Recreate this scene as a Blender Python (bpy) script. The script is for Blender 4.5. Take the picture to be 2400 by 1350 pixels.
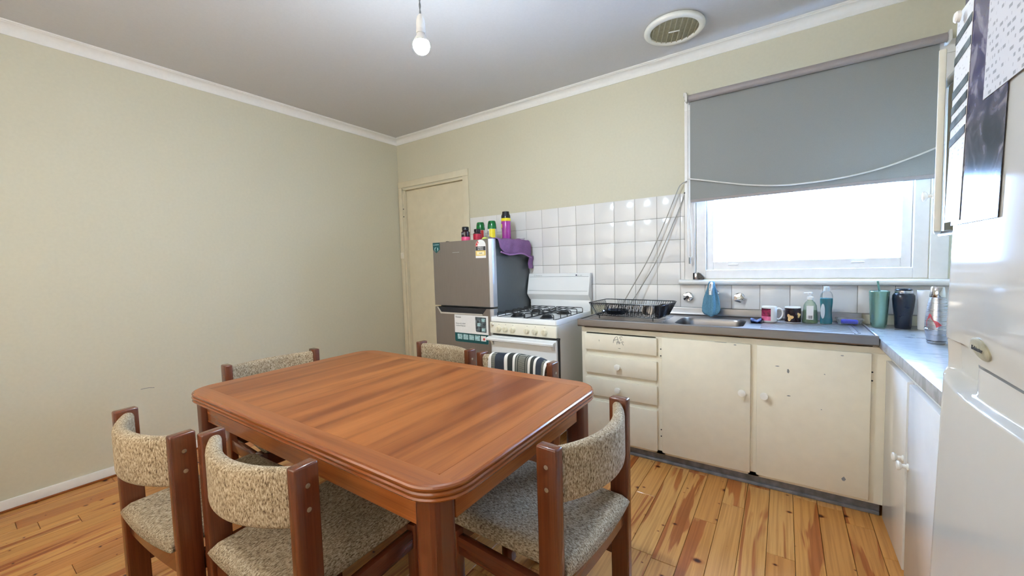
import bpy, bmesh, math, random
from mathutils import Vector, Matrix
random.seed(7)
for o in list(bpy.data.objects):
    bpy.data.objects.remove(o, do_unlink=True)
S = bpy.context.scene
COL = S.collection
PI = math.pi

# ------------------------------------------------------------------ camera, sky, exposure
cam = bpy.data.cameras.new('camera')
cam.sensor_width = 36.0
cam.lens = 937.35 / 2400 * 36.0
cam.clip_start = 0.02
co = bpy.data.objects.new('camera', cam)
COL.objects.link(co)
yaw, pitch, roll = math.radians(34.245), math.radians(-3.412), math.radians(-1.671)
fwd = Vector((-math.sin(yaw) * math.cos(pitch), math.cos(yaw) * math.cos(pitch), math.sin(pitch)))
rt0 = Vector((math.cos(yaw), math.sin(yaw), 0))
up0 = rt0.cross(fwd)
rt = math.cos(roll) * rt0 + math.sin(roll) * up0
up = -math.sin(roll) * rt0 + math.cos(roll) * up0
co.matrix_world = Matrix(((rt.x, up.x, -fwd.x, 3.400), (rt.y, up.y, -fwd.y, -2.905),
                          (rt.z, up.z, -fwd.z, 1.228), (0, 0, 0, 1)))
S.camera = co

SKY_COLOR = (0.36, 0.58, 1.0, 1)
SKY_STRENGTH = 38.0
BULB_STRENGTH = 900.0
EXPOSURE = 0.90
w = bpy.data.worlds.new('sky')
S.world = w
w.use_nodes = True
w.node_tree.nodes['Background'].inputs[0].default_value = SKY_COLOR
w.node_tree.nodes['Background'].inputs[1].default_value = SKY_STRENGTH
S.view_settings.view_transform = 'Standard'
S.view_settings.look = 'None'
S.view_settings.gamma = 1
S.view_settings.use_curve_mapping = False
S.view_settings.exposure = EXPOSURE
S.cycles.max_bounces = 12
S.cycles.diffuse_bounces = 6
S.cycles.sample_clamp_indirect = 8.0

# ------------------------------------------------------------------ materials
def srgb(r, g, b):
    f = lambda c: c / 12.92 if c <= 0.04045 else ((c + 0.055) / 1.055) ** 2.4
    return (f(r / 255), f(g / 255), f(b / 255), 1)

class NT:
    def __init__(s, m):
        s.t = m.node_tree
        s.b = s.t.nodes['Principled BSDF']
    def n(s, typ, **kw):
        x = s.t.nodes.new('ShaderNode' + typ)
        for k, v in kw.items():
            if k in x.inputs: x.inputs[k].default_value = v
            else: setattr(x, k, v)
        return x
    def l(s, a, b): s.t.links.new(a, b)
    def coords(s, scale=(1, 1, 1), rnd=False):
        tc = s.n('TexCoord'); mp = s.n('Mapping')
        mp.inputs['Scale'].default_value = scale
        s.l(tc.outputs['Object'], mp.inputs['Vector'])
        if rnd:
            oi = s.n('ObjectInfo'); mu = s.n('Math', operation='MULTIPLY'); mu.inputs[1].default_value = 53.0
            s.l(oi.outputs['Random'], mu.inputs[0]); s.l(mu.outputs[0], mp.inputs['Location'])
        return mp.outputs['Vector']
    def ramp(s, fac, stops, interp='LINEAR'):
        r = s.n('ValToRGB'); e = r.color_ramp.elements
        r.color_ramp.interpolation = interp
        while len(e) < len(stops): e.new(0.5)
        for i, (p, c) in enumerate(stops):
            e[i].position = p; e[i].color = c if len(c) == 4 else (*c, 1)
        s.l(fac, r.inputs[0]); return r.outputs[0]
    def mix(s, fac, a, b, mode='MIX'):
        m = s.n('MixRGB', blend_type=mode)
        for v, i in ((fac, 0), (a, 1), (b, 2)):
            if hasattr(v, 'links'): s.l(v, m.inputs[i])
            else: m.inputs[i].default_value = v
        return m.outputs[0]
    def bump(s, h, strength=0.2, dist=0.002):
        b = s.n('Bump', Strength=strength, Distance=dist); s.l(h, b.inputs['Height']); s.l(b.outputs[0], s.b.inputs['Normal'])

def base(name, col, rough=0.5, metal=0.0, coat=0.0, spec=0.5):
    m = bpy.data.materials.new(name); m.use_nodes = True
    t = NT(m)
    t.b.inputs['Base Color'].default_value = col
    t.b.inputs['Roughness'].default_value = rough
    t.b.inputs['Metallic'].default_value = metal
    t.b.inputs['Coat Weight'].default_value = coat
    t.b.inputs['Specular IOR Level'].default_value = spec
    return m, t

def speck(name, col, rough=0.5, metal=0.0, amt=0.06, scale=40, bump=0.0, coat=0.0, spec=0.5):
    """plain colour with a faint procedural mottling and relief"""
    m, t = base(name, col, rough, metal, coat, spec)
    n = t.n('TexNoise', Scale=scale, Detail=4.0); t.l(t.coords(), n.inputs['Vector'])
    d = [c * (1 - amt) for c in col[:3]]; u = [min(1, c * (1 + amt)) for c in col[:3]]
    t.l(t.ramp(n.outputs[0], [(0.3, d), (0.7, u)]), t.b.inputs['Base Color'])
    if bump: t.bump(n.outputs[0], bump, 0.001)
    return m

def glassy(name, tint, gloss=0.1, rough=0.02, body=0.0):
    """see-through plastic or pane: transparent + glossy (+ some diffuse body)"""
    m = bpy.data.materials.new(name); m.use_nodes = True
    nt = m.node_tree; nt.nodes.remove(nt.nodes['Principled BSDF'])
    out = nt.nodes['Material Output']
    tr = nt.nodes.new('ShaderNodeBsdfTransparent'); tr.inputs[0].default_value = tint
    gl = nt.nodes.new('ShaderNodeBsdfGlossy'); gl.inputs['Roughness'].default_value = rough
    lw = nt.nodes.new('ShaderNodeLayerWeight'); lw.inputs[0].default_value = 0.25
    mu = nt.nodes.new('ShaderNodeMath'); mu.operation = 'MULTIPLY_ADD'; mu.inputs[1].default_value = 0.5; mu.inputs[2].default_value = gloss
    nt.links.new(lw.outputs['Fresnel'], mu.inputs[0])
    mx = nt.nodes.new('ShaderNodeMixShader')
    nt.links.new(mu.outputs[0], mx.inputs[0])
    src = tr
    if body:
        df = nt.nodes.new('ShaderNodeBsdfDiffuse'); df.inputs[0].default_value = tint
        m2 = nt.nodes.new('ShaderNodeMixShader'); m2.inputs[0].default_value = body
        nt.links.new(tr.outputs[0], m2.inputs[1]); nt.links.new(df.outputs[0], m2.inputs[2]); src = m2
    nt.links.new(src.outputs[0], mx.inputs[1]); nt.links.new(gl.outputs[0], mx.inputs[2])
    nt.links.new(mx.outputs[0], out.inputs[0])
    return m

M = {}
M['wall'] = speck('cream_wall_paint', (0.61, 0.575, 0.445, 1), 0.6, amt=0.02, scale=60, bump=0.08)
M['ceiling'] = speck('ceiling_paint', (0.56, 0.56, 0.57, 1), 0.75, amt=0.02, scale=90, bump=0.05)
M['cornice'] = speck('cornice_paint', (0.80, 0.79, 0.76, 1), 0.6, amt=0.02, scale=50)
M['cream'] = speck('cream_gloss_paint', (0.81, 0.765, 0.64, 1), 0.42, amt=0.025, scale=18, bump=0.04)
M['door_paint'] = speck('door_cream_paint', (0.70, 0.63, 0.47, 1), 0.45, amt=0.03, scale=14, bump=0.03)
M['whitegloss'] = speck('white_gloss_paint', (0.76, 0.75, 0.72, 1), 0.16, amt=0.02, scale=14, bump=0.03)
M['sashpaint'] = speck('window_white_paint', (0.84, 0.81, 0.78, 1), 0.4, amt=0.03, scale=25, bump=0.04)
M['enamel'] = speck('white_stove_enamel', (0.80, 0.82, 0.83, 1), 0.18, amt=0.01, scale=12)
M['creamenamel'] = speck('cream_plastic', (0.80, 0.77, 0.66, 1), 0.35, amt=0.01, scale=12)
M['stoveknob'] = speck('ivory_stove_knob', (0.74, 0.69, 0.53, 1), 0.35, amt=0.01)
M['knob'] = speck('white_knob', (0.86, 0.85, 0.80, 1), 0.22, amt=0.01)
M['black'] = speck('black_cast_iron', (0.012, 0.012, 0.013, 1), 0.5, amt=0.2)
M['blackgloss'] = speck('black_plastic', (0.012, 0.012, 0.015, 1), 0.25, amt=0.1)
M['dark'] = speck('dark_recess', (0.02, 0.02, 0.024, 1), 0.5, amt=0.1)
M['chrome'] = speck('chrome', (0.85, 0.85, 0.87, 1), 0.08, 1.0, amt=0.01)
M['bolt'] = speck('brass_bolt', (0.45, 0.35, 0.24, 1), 0.4, 0.8, amt=0.05)
M['wfridge'] = speck('white_fridge_enamel', (0.52, 0.52, 0.505, 1), 0.07, amt=0.008, scale=20)
M['kick'] = speck('grey_kickboard', (0.20, 0.20, 0.215, 1), 0.6, amt=0.35, scale=22, bump=0.2)
M['chip'] = speck('bare_patch_grey', (0.28, 0.29, 0.29, 1), 0.6, amt=0.2)
M['pencil'] = speck('marker_grey', (0.22, 0.22, 0.21, 1), 0.7, amt=0.3, scale=300)
M['blind'] = speck('grey_blind_fabric', (0.27, 0.275, 0.265, 1), 0.75, amt=0.03, scale=300, bump=0.05)
M['blindtube'] = speck('blind_roller_fabric', (0.33, 0.29, 0.28, 1), 0.6, amt=0.03, scale=200)
M['cord'] = speck('white_cord', (0.72, 0.70, 0.66, 1), 0.6, amt=0.05)
M['greycord'] = speck('grey_cord', (0.34, 0.32, 0.28, 1), 0.6, amt=0.05)
M['glass'] = glassy('window_glass', (0.97, 0.98, 0.98, 1), 0.04)
M['ventdark'] = speck('vent_mesh', (0.30, 0.275, 0.17, 1), 0.6, amt=0.12, scale=60)
M['ventrib'] = speck('vent_rib', (0.38, 0.35, 0.235, 1), 0.6, amt=0.1)
M['ventwhite'] = speck('vent_white_plastic', (0.80, 0.80, 0.74, 1), 0.4, amt=0.02)
M['holder'] = speck('white_lampholder', (0.80, 0.79, 0.77, 1), 0.4, amt=0.02)
M['teal'] = speck('teal_print', (0.004, 0.085, 0.09, 1), 0.4, amt=0.15)
M['paper'] = speck('white_paper', (0.80, 0.80, 0.80, 1), 0.55, amt=0.02)
M['red'] = speck('red_print', (0.62, 0.045, 0.04, 1), 0.4, amt=0.05)
M['yellow'] = speck('yellow_print', (0.74, 0.53, 0.12, 1), 0.45, amt=0.04)
M['paleyellow'] = speck('pale_yellow_print', (0.86, 0.78, 0.52, 1), 0.45, amt=0.04)
M['ink'] = speck('ink', (0.05, 0.05, 0.055, 1), 0.5, amt=0.1)
M['inkgrey'] = speck('ink_grey', (0.22, 0.25, 0.27, 1), 0.5, amt=0.1)
M['aqua'] = speck('aqua_print', (0.36, 0.55, 0.58, 1), 0.4, amt=0.5, scale=60)
M['slate'] = speck('slate_print', (0.09, 0.115, 0.13, 1), 0.4, amt=0.9, scale=45)
M['pill'] = speck('dark_pill_bottle', (0.03, 0.012, 0.016, 1), 0.2, amt=0.1)
M['pink'] = speck('pink_label', (0.72, 0.07, 0.20, 1), 0.4, amt=0.06)
M['crimson'] = speck('crimson_label', (0.50, 0.015, 0.05, 1), 0.4, amt=0.15)
M['green'] = speck('green_plastic', (0.008, 0.16, 0.035, 1), 0.2, amt=0.1)
M['magenta'] = speck('magenta_can_print', (0.36, 0.045, 0.30, 1), 0.25, amt=0.25, scale=14)
M['lime'] = speck('lime_cloth', (0.55, 0.68, 0.12, 1), 0.7, amt=0.1)
M['canyellow'] = speck('yellow_can_print', (0.80, 0.66, 0.02, 1), 0.3, amt=0.05)
M['purple'] = speck('purple_terry', (0.215, 0.105, 0.25, 1), 0.95, amt=0.25, scale=260, bump=0.6)
M['purplehem'] = speck('purple_hem', (0.36, 0.18, 0.42, 1), 0.9, amt=0.1, scale=200)
M['clearbag'] = glassy('clear_plastic_bag', (0.86, 0.86, 0.88, 1), 0.15, 0.15, 0.35)
M['bluecloth'] = speck('blue_cleaning_cloth', (0.11, 0.25, 0.35, 1), 0.95, amt=0.22, scale=180, bump=0.5)
M['navy'] = speck('navy_plastic', (0.012, 0.022, 0.10, 1), 0.5, amt=0.3, scale=120)
M['bluesponge'] = speck('royal_blue_sponge', (0.02, 0.035, 0.42, 1), 0.9, amt=0.2, scale=250, bump=0.5)
M['mug'] = speck('white_mug_glaze', (0.82, 0.81, 0.80, 1), 0.12, amt=0.01)
M['flower'] = speck('mug_flower_print', (0.86, 0.50, 0.22, 1), 0.2, amt=0.35, scale=70)
M['mugdark'] = speck('mug_dark_print', (0.022, 0.010, 0.014, 1), 0.15, amt=0.6, scale=30)
M['mugmaroon'] = speck('mug_maroon_print', (0.24, 0.016, 0.055, 1), 0.2, amt=0.7, scale=60)
M['mugpink'] = speck('mug_pink_print', (0.78, 0.16, 0.30, 1), 0.2, amt=0.3, scale=40)
M['soapbody'] = glassy('clear_soap_bottle', (0.78, 0.86, 0.76, 1), 0.08, 0.03, 0.08)
M['soapliquid'] = glassy('green_soap', (0.68, 0.80, 0.64, 1), 0.02, 0.05, 0.15)
M['dishliquid'] = glassy('turquoise_dish_liquid', (0.0, 0.24, 0.32, 1), 0.03, 0.03, 0.9)
M['clear'] = glassy('clear_plastic', (0.92, 0.93, 0.94, 1), 0.04, 0.04, 0.04)
M['clearlid'] = speck('translucent_cap', (0.62, 0.68, 0.72, 1), 0.25, amt=0.02)
M['greenmetal'] = speck('green_metallic_cup', (0.24, 0.40, 0.31, 1), 0.25, 0.7, amt=0.03)
M['greenstraw'] = speck('green_straw', (0.12, 0.26, 0.21, 1), 0.3, amt=0.05)
M['navycup'] = speck('dark_navy_tumbler', (0.006, 0.010, 0.022, 1), 0.25, amt=0.2, scale=30)
M['silver'] = speck('silver_band', (0.72, 0.72, 0.74, 1), 0.18, 1.0, amt=0.02)
M['canister'] = speck('white_canister', (0.80, 0.79, 0.77, 1), 0.5, amt=0.02)
M['shakerred'] = speck('red_motif', (0.55, 0.09, 0.11, 1), 0.3, amt=0.4, scale=60)
M['badge'] = speck('fridge_badge', (0.36, 0.345, 0.25, 1), 0.35, amt=0.25, scale=60)
M['shelfdark'] = speck('cupboard_inside', (0.10, 0.085, 0.07, 1), 0.7, amt=0.1)

# brushed metals
def brushed(name, col, rough, stretch, amt=0.12, metal=1.0):
    m, t = base(name, col, rough, metal)
    n = t.n('TexNoise', Scale=6.0, Detail=5.0); t.l(t.coords(stretch), n.inputs['Vector'])
    d = [c * (1 - amt) for c in col[:3]]; u = [min(1, c * (1 + amt)) for c in col[:3]]
    t.l(t.ramp(n.outputs[0], [(0.3, d), (0.7, u)]), t.b.inputs['Base Color'])
    t.l(t.ramp(n.outputs[0], [(0.3, (rough * .94,) * 3), (0.7, (rough * 1.06,) * 3)]), t.b.inputs['Roughness'])
    return m
M['steel'] = brushed('stainless_steel', (0.27, 0.255, 0.25, 1), 0.30, (2, 60, 60), 0.04)
M['fridgesteel'] = brushed('taupe_brushed_fridge', (0.30, 0.265, 0.25, 1), 0.42, (60, 60, 1.5), 0.05, 0.75)
M['fridgeedge'] = brushed('silver_fridge_edge', (0.52, 0.53, 0.56, 1), 0.35, (1, 60, 1), 0.04, 0.8)
M['fridgeside'] = speck('dark_grey_fridge_side', (0.085, 0.098, 0.105, 1), 0.34, 0.3, amt=0.03, scale=60)
M['shaker'] = brushed('silver_flask', (0.52, 0.53, 0.57, 1), 0.28, (1, 1, 30), 0.12, 0.85)
M['lip'] = speck('silver_handle_lip', (0.72, 0.69, 0.65, 1), 0.3, 0.5, amt=0.02)

# wood veneer: grain runs along local axis given by the stretch
def wood(name, stops, stretch, rough, coat=0.0, rnd=False, fine=0.35, bump=0.05):
    m, t = base(name, stops[0][1] if len(stops[0][1]) == 4 else (*stops[0][1], 1), rough, coat=coat)
    v = t.coords(stretch, rnd)
    n1 = t.n('TexNoise', Scale=1.0, Detail=3.0, Roughness=0.55, Distortion=0.6); t.l(v, n1.inputs['Vector'])
    v2 = t.coords(tuple(a * 9 if a > 2 else a * 2.5 for a in stretch), rnd)
    n2 = t.n('TexNoise', Scale=1.0, Detail=6.0, Roughness=0.7); t.l(v2, n2.inputs['Vector'])
    c1 = t.ramp(n1.outputs[0], stops)
    c2 = t.ramp(n2.outputs[0], [(0.35, (1 - fine,) * 3), (0.6, (1, 1, 1))])
    t.l(t.mix(1.0, c1, c2, 'MULTIPLY'), t.b.inputs['Base Color'])
    if bump: t.bump(n2.outputs[0], bump, 0.0008)
    return m
def veneer():
    m, t = base('teak_veneer', (0.4, 0.15, 0.05, 1), 0.36, coat=0.04, spec=0.35)
    n1 = t.n('TexNoise', Scale=1.0, Detail=2.0, Roughness=0.5, Distortion=0.5); t.l(t.coords((9.0, 0.75, 9.0)), n1.inputs['Vector'])
    n3 = t.n('TexNoise', Scale=1.0, Detail=3.0, Roughness=0.6, Distortion=0.3); t.l(t.coords((30.0, 1.1, 30.0)), n3.inputs['Vector'])
    n2 = t.n('TexNoise', Scale=1.0, Detail=5.0, Roughness=0.7); t.l(t.coords((260.0, 6.0, 260.0)), n2.inputs['Vector'])
    c = t.ramp(n1.outputs[0], [(0.32, (0.195, 0.049, 0.010)), (0.43, (0.27, 0.076, 0.016)), (0.54, (0.335, 0.103, 0.022)), (0.66, (0.38, 0.124, 0.029))])
    c = t.mix(0.7, c, t.ramp(n3.outputs[0], [(0.34, (0.66, 0.58, 0.50)), (0.48, (1, 1, 1))]), 'MULTIPLY')
    c = t.mix(0.6, c, t.ramp(n2.outputs[0], [(0.35, (0.80, 0.76, 0.72)), (0.6, (1, 1, 1))]), 'MULTIPLY')
    t.l(c, t.b.inputs['Base Color'])
    return m
M['veneer'] = veneer()
M['band'] = wood('teak_border', [(0.3, (0.27, 0.074, 0.016)), (0.6, (0.35, 0.107, 0.024))], (0.9, 14, 14), 0.34, 0.05, fine=0.2, bump=0.02)
M['bandy'] = wood('teak_border_end', [(0.3, (0.27, 0.074, 0.016)), (0.6, (0.35, 0.107, 0.024))], (14, 0.9, 14), 0.34, 0.05, fine=0.2, bump=0.02)
M['edge'] = wood('teak_edge', [(0.3, (0.23, 0.060, 0.014)), (0.7, (0.31, 0.088, 0.021))], (1.5, 1.5, 30), 0.22, 0.3, fine=0.2, bump=0.0)
M['tleg'] = wood('table_leg_wood', [(0.3, (0.100, 0.022, 0.008)), (0.7, (0.160, 0.038, 0.012))], (16, 16, 1.2), 0.28, 0.2, fine=0.25)
M['cwood'] = wood('chair_wood', [(0.3, (0.105, 0.026, 0.010)), (0.7, (0.165, 0.044, 0.015))], (16, 16, 1.2), 0.27, 0.25, True, fine=0.25)
M['crail'] = wood('chair_rail_wood', [(0.3, (0.105, 0.026, 0.010)), (0.7, (0.165, 0.044, 0.015))], (2, 2, 22), 0.27, 0.25, True, fine=0.25)

# pine floorboards
def pine():
    m, t = base('pine_board', (0.5, 0.25, 0.08, 1), 0.36, coat=0.04, spec=0.4)
    v = t.coords((11, 0.9, 11), True)
    n1 = t.n('TexNoise', Scale=1.0, Detail=3.0, Roughness=0.55, Distortion=0.8); t.l(v, n1.inputs['Vector'])
    v2 = t.coords((90, 2.2, 90), True)
    n2 = t.n('TexNoise', Scale=1.0, Detail=3.0, Distortion=0.4); t.l(v2, n2.inputs['Vector'])
    oi = t.n('ObjectInfo')
    tone = t.ramp(oi.outputs['Random'], [(0.0, (0.58, 0.265, 0.068)), (0.25, (0.68, 0.365, 0.118)), (0.5, (0.60, 0.275, 0.075)), (0.75, (0.66, 0.325, 0.092)), (0.9, (0.50, 0.190, 0.052)), (1.0, (0.44, 0.150, 0.042))])
    heart = t.mix(1.0, tone, (0.66, 0.42, 0.34, 1), 'MULTIPLY')
    hfac = t.ramp(n1.outputs[0], [(0.585, (0, 0, 0)), (0.615, (1, 1, 1))])
    c = t.mix(hfac, tone, heart)
    g = t.ramp(n2.outputs[0], [(0.38, (0.74, 0.66, 0.56)), (0.56, (1, 1, 1))])
    c = t.mix(0.75, c, g, 'MULTIPLY')
    v3 = t.coords((9, 12.0, 13), True)
    vo = t.n('TexVoronoi', Scale=1.0, Randomness=1.0, voronoi_dimensions='2D'); t.l(v3, vo.inputs['Vector'])
    rnd = t.n('SeparateXYZ'); t.l(vo.outputs['Color'], rnd.inputs[0])
    sz = t.n('MapRange'); sz.inputs['From Min'].default_value = 0.35; sz.inputs['From Max'].default_value = 1.0; sz.inputs['To Min'].default_value = 8.0; sz.inputs['To Max'].default_value = 0.95
    t.l(rnd.outputs['X'], sz.inputs['Value'])
    wob = t.n('TexNoise', Scale=30.0, Detail=2.0); t.l(t.coords((1, 1, 1), True), wob.inputs['Vector'])
    wa = t.n('Math', operation='MULTIPLY_ADD'); wa.inputs[1].default_value = 0.06; t.l(wob.outputs[0], wa.inputs[0]); t.l(vo.outputs['Distance'], wa.inputs[2])
    mu = t.n('Math', operation='MULTIPLY'); t.l(wa.outputs[0], mu.inputs[0]); t.l(sz.outputs[0], mu.inputs[1])
    halo = t.ramp(mu.outputs[0], [(0.10, (0.07, 0.025, 0.016)), (0.15, (0.30, 0.14, 0.09)), (0.20, (0.80, 0.64, 0.52)), (0.30, (1, 1, 1))])
    c = t.mix(1.0, c, halo, 'MULTIPLY')
    t.l(c, t.b.inputs['Base Color'])
    t.bump(n2.outputs[0], 0.05, 0.0008)
    return m
M['pine'] = pine()
M['gap'] = speck('dark_floor_gap', (0.035, 0.016, 0.008, 1), 0.8, amt=0.2)

# tweed upholstery
def tweed(name, stretch, k=1.0):
    m, t = base(name, (0.3, 0.25, 0.18, 1), 0.95, spec=0.2)
    n1 = t.n('TexNoise', Scale=1.0, Detail=2.0, Roughness=0.7); t.l(t.coords(stretch, False), n1.inputs['Vector'])
    n2 = t.n('TexNoise', Scale=9.0, Detail=2.0); t.l(t.coords(), n2.inputs['Vector'])
    c = t.ramp(n1.outputs[0], [(0.30, (0.085 * k, 0.052 * k, 0.028 * k)), (0.42, (0.27 * k, 0.195 * k, 0.118 * k)), (0.54, (0.43 * k, 0.335 * k, 0.22 * k)), (0.68, (0.60 * k, 0.50 * k, 0.37 * k))])
    t.l(t.mix(0.5, c, t.ramp(n2.outputs[0], [(0.3, (0.72, 0.72, 0.72)), (0.7, (1.1, 1.08, 1.05))]), 'MULTIPLY'), t.b.inputs['Base Color'])
    t.bump(n1.outputs[0], 0.6, 0.003)
    return m
M['tweed'] = tweed('brown_tweed_back', (260, 260, 110))
M['tweedseat'] = tweed('brown_tweed_seat', (260, 110, 260), 0.80)

def tile_mat():
    m, t = base('white_glazed_tile', (0.74, 0.73, 0.72, 1), 0.16)
    oi = t.n('ObjectInfo')
    t.l(t.ramp(oi.outputs['Random'], [(0, (0.72, 0.71, 0.70)), (1, (0.78, 0.77, 0.76))]), t.b.inputs['Base Color'])
    n = t.n('TexNoise', Scale=14.0, Detail=2.0); t.l(t.coords((1, 1, 1), True), n.inputs['Vector']); t.bump(n.outputs[0], 0.03, 0.002)
    return m
M['tile'] = tile_mat()
M['grout'] = speck('grey_grout', (0.30, 0.28, 0.25, 1), 0.8, amt=0.15, scale=60)

def laminate():
    m, t = base('marbled_laminate', (0.7, 0.7, 0.7, 1), 0.20)
    n = t.n('TexNoise', Scale=7.0, Detail=6.0, Distortion=1.6); t.l(t.coords((1, 2, 1)), n.inputs['Vector'])
    t.l(t.ramp(n.outputs[0], [(0.35, (0.29, 0.29, 0.29)), (0.5, (0.38, 0.38, 0.38)), (0.65, (0.33, 0.33, 0.33))]), t.b.inputs['Base Color'])
    return m
M['laminate'] = laminate()

def towel_mat():
    """woven stripes across the cloth (local x)"""
    m, t = base('striped_tea_towel', (0.5, 0.5, 0.5, 1), 0.95, spec=0.2)
    tc = t.n('TexCoord'); sp = t.n('SeparateXYZ'); t.l(tc.outputs['Object'], sp.inputs[0])
    mr = t.n('MapRange'); mr.inputs['From Min'].default_value = -0.205; mr.inputs['From Max'].default_value = 0.175
    t.l(sp.outputs['X'], mr.inputs['Value'])
    W, N, G, L = (0.70, 0.68, 0.64), (0.035, 0.042, 0.055), (0.045, 0.048, 0.044), (0.20, 0.20, 0.17)
    half = [(0.0, W), (0.055, L), (0.105, N), (0.215, W), (0.262, G), (0.335, W), (0.382, G), (0.395, L), (0.42, G), (0.435, L),
            (0.545, G), (0.56, L), (0.585, G), (0.60, W), (0.64, G), (0.72, W), (0.768, N), (0.90, L), (0.95, W)]
    c = t.ramp(mr.outputs[0], half, 'CONSTANT')
    ladder = t.n('TexWave', Scale=62.0, wave_type='BANDS', bands_direction='Z'); t.l(tc.outputs['Object'], ladder.inputs['Vector'])
    lad = t.ramp(ladder.outputs[0], [(0.4, (0.25, 0.25, 0.25)), (0.6, (1.35, 1.35, 1.3))])
    islad = t.ramp(mr.outputs[0], [(0.0, (0, 0, 0)), (0.055, (1, 1, 1)), (0.105, (0, 0, 0)), (0.435, (1, 1, 1)), (0.545, (0, 0, 0)), (0.90, (1, 1, 1)), (0.95, (0, 0, 0))], 'CONSTANT')
    t.l(t.mix(islad, c, t.mix(1.0, c, lad, 'MULTIPLY')), t.b.inputs['Base Color'])
    n = t.n('TexNoise', Scale=260.0); t.l(tc.outputs['Object'], n.inputs['Vector']); t.bump(n.outputs[0], 0.4, 0.002)
    return m
M['towel'] = towel_mat()

def printed(name, paper, ink, sy, sz, thr=0.52):
    """rows of small print on a sheet: lines across local y, stacked in local z"""
    m, t = base(name, (*paper, 1), 0.4)
    tc = t.n('TexCoord'); sp = t.n('SeparateXYZ'); t.l(tc.outputs['Object'], sp.inputs[0])
    mz = t.n('Math', operation='MULTIPLY'); mz.inputs[1].default_value = sz; t.l(sp.outputs['Z'], mz.inputs[0])
    fr = t.n('Math', operation='FRACT'); t.l(mz.outputs[0], fr.inputs[0])
    fl = t.n('Math', operation='FLOOR'); t.l(mz.outputs[0], fl.inputs[0])
    gt = t.n('Math', operation='GREATER_THAN'); gt.inputs[1].default_value = 0.62; t.l(fr.outputs[0], gt.inputs[0])
    cb = t.n('CombineXYZ'); my = t.n('Math', operation='MULTIPLY'); my.inputs[1].default_value = sy
    t.l(sp.outputs['Y'], my.inputs[0]); t.l(my.outputs[0], cb.inputs[0]); t.l(fl.outputs[0], cb.inputs[1])
    n = t.n('TexNoise', Scale=1.0, Detail=3.0); t.l(cb.outputs[0], n.inputs['Vector'])
    g2 = t.n('Math', operation='GREATER_THAN'); g2.inputs[1].default_value = thr; t.l(n.outputs[0], g2.inputs[0])
    an = t.n('Math', operation='MULTIPLY'); t.l(gt.outputs[0], an.inputs[0]); t.l(g2.outputs[0], an.inputs[1])
    t.l(t.mix(an.outputs[0], (*paper, 1), (*ink, 1)), t.b.inputs['Base Color'])
    return m
M['sheet'] = printed('printed_sheet', (0.62, 0.63, 0.68), (0.30, 0.31, 0.36), 90, 95)
M['listsheet'] = printed('printed_list', (0.78, 0.80, 0.84), (0.55, 0.56, 0.60), 120, 160, 0.56)

def poster_mat():
    m, t = base('glossy_dark_poster', (0.05, 0.05, 0.12, 1), 0.15)
    n = t.n('TexNoise', Scale=24.0, Detail=3.0, Distortion=1.2); t.l(t.coords((1, 1, 1)), n.inputs['Vector'])
    tc = t.n('TexCoord'); sp = t.n('SeparateXYZ'); t.l(tc.outputs['Object'], sp.inputs[0])
    a = t.ramp(n.outputs[0], [(0.38, (0.035, 0.032, 0.11)), (0.52, (0.09, 0.085, 0.17)), (0.66, (0.26, 0.25, 0.33))])
    b = t.ramp(n.outputs[0], [(0.40, (0.010, 0.020, 0.035)), (0.58, (0.10, 0.10, 0.14)), (0.70, (0.22, 0.21, 0.24))])
    f = t.n('MapRange'); f.inputs['From Min'].default_value = 1.38; f.inputs['From Max'].default_value = 1.44; t.l(sp.outputs['Z'], f.inputs['Value'])
    t.l(t.mix(f.outputs[0], b, a), t.b.inputs['Base Color'])
    return m
M['poster'] = poster_mat()

def fill_blind_mat():  # blind of the added fill window; its tint offsets the blue sky
    m = bpy.data.materials.new('cream_fill_blind'); m.use_nodes = True
    nt = m.node_tree; nt.nodes.remove(nt.nodes['Principled BSDF'])
    e = nt.nodes.new('ShaderNodeBsdfTranslucent'); e.inputs[0].default_value = (0.49, 0.365, 0.255, 1)
    nt.links.new(e.outputs[0], nt.nodes['Material Output'].inputs[0])
    return m
M['fillblind'] = fill_blind_mat()
def bulb_mat():
    m = bpy.data.materials.new('lit_bulb'); m.use_nodes = True
    nt = m.node_tree; nt.nodes.remove(nt.nodes['Principled BSDF'])
    e = nt.nodes.new('ShaderNodeEmission'); e.inputs[0].default_value = (0.74, 0.88, 1.0, 1); e.inputs[1].default_value = BULB_STRENGTH
    nt.links.new(e.outputs[0], nt.nodes['Material Output'].inputs[0])
    return m
M['bulb'] = bulb_mat()

# ------------------------------------------------------------------ mesh helpers
def absorb(bm, src):
    me = bpy.data.meshes.new('tmp'); src.to_mesh(me); src.free(); bm.from_mesh(me); bpy.data.meshes.remove(me)

def box(bm, lo, hi, bev=0.0, seg=1, mtx=None):
    t = bmesh.new(); bmesh.ops.create_cube(t, size=1)
    lo, hi = Vector(lo), Vector(hi); c, d = (lo + hi) / 2, hi - lo
    for v in t.verts: v.co = Vector((v.co.x * d.x, v.co.y * d.y, v.co.z * d.z)) + c
    if bev: bmesh.ops.bevel(t, geom=t.edges[:], offset=min(bev, min(d) * 0.49), segments=seg, affect='EDGES', profile=0.5)
    if mtx: bmesh.ops.transform(t, matrix=mtx, verts=t.verts)
    absorb(bm, t); return bm

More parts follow.
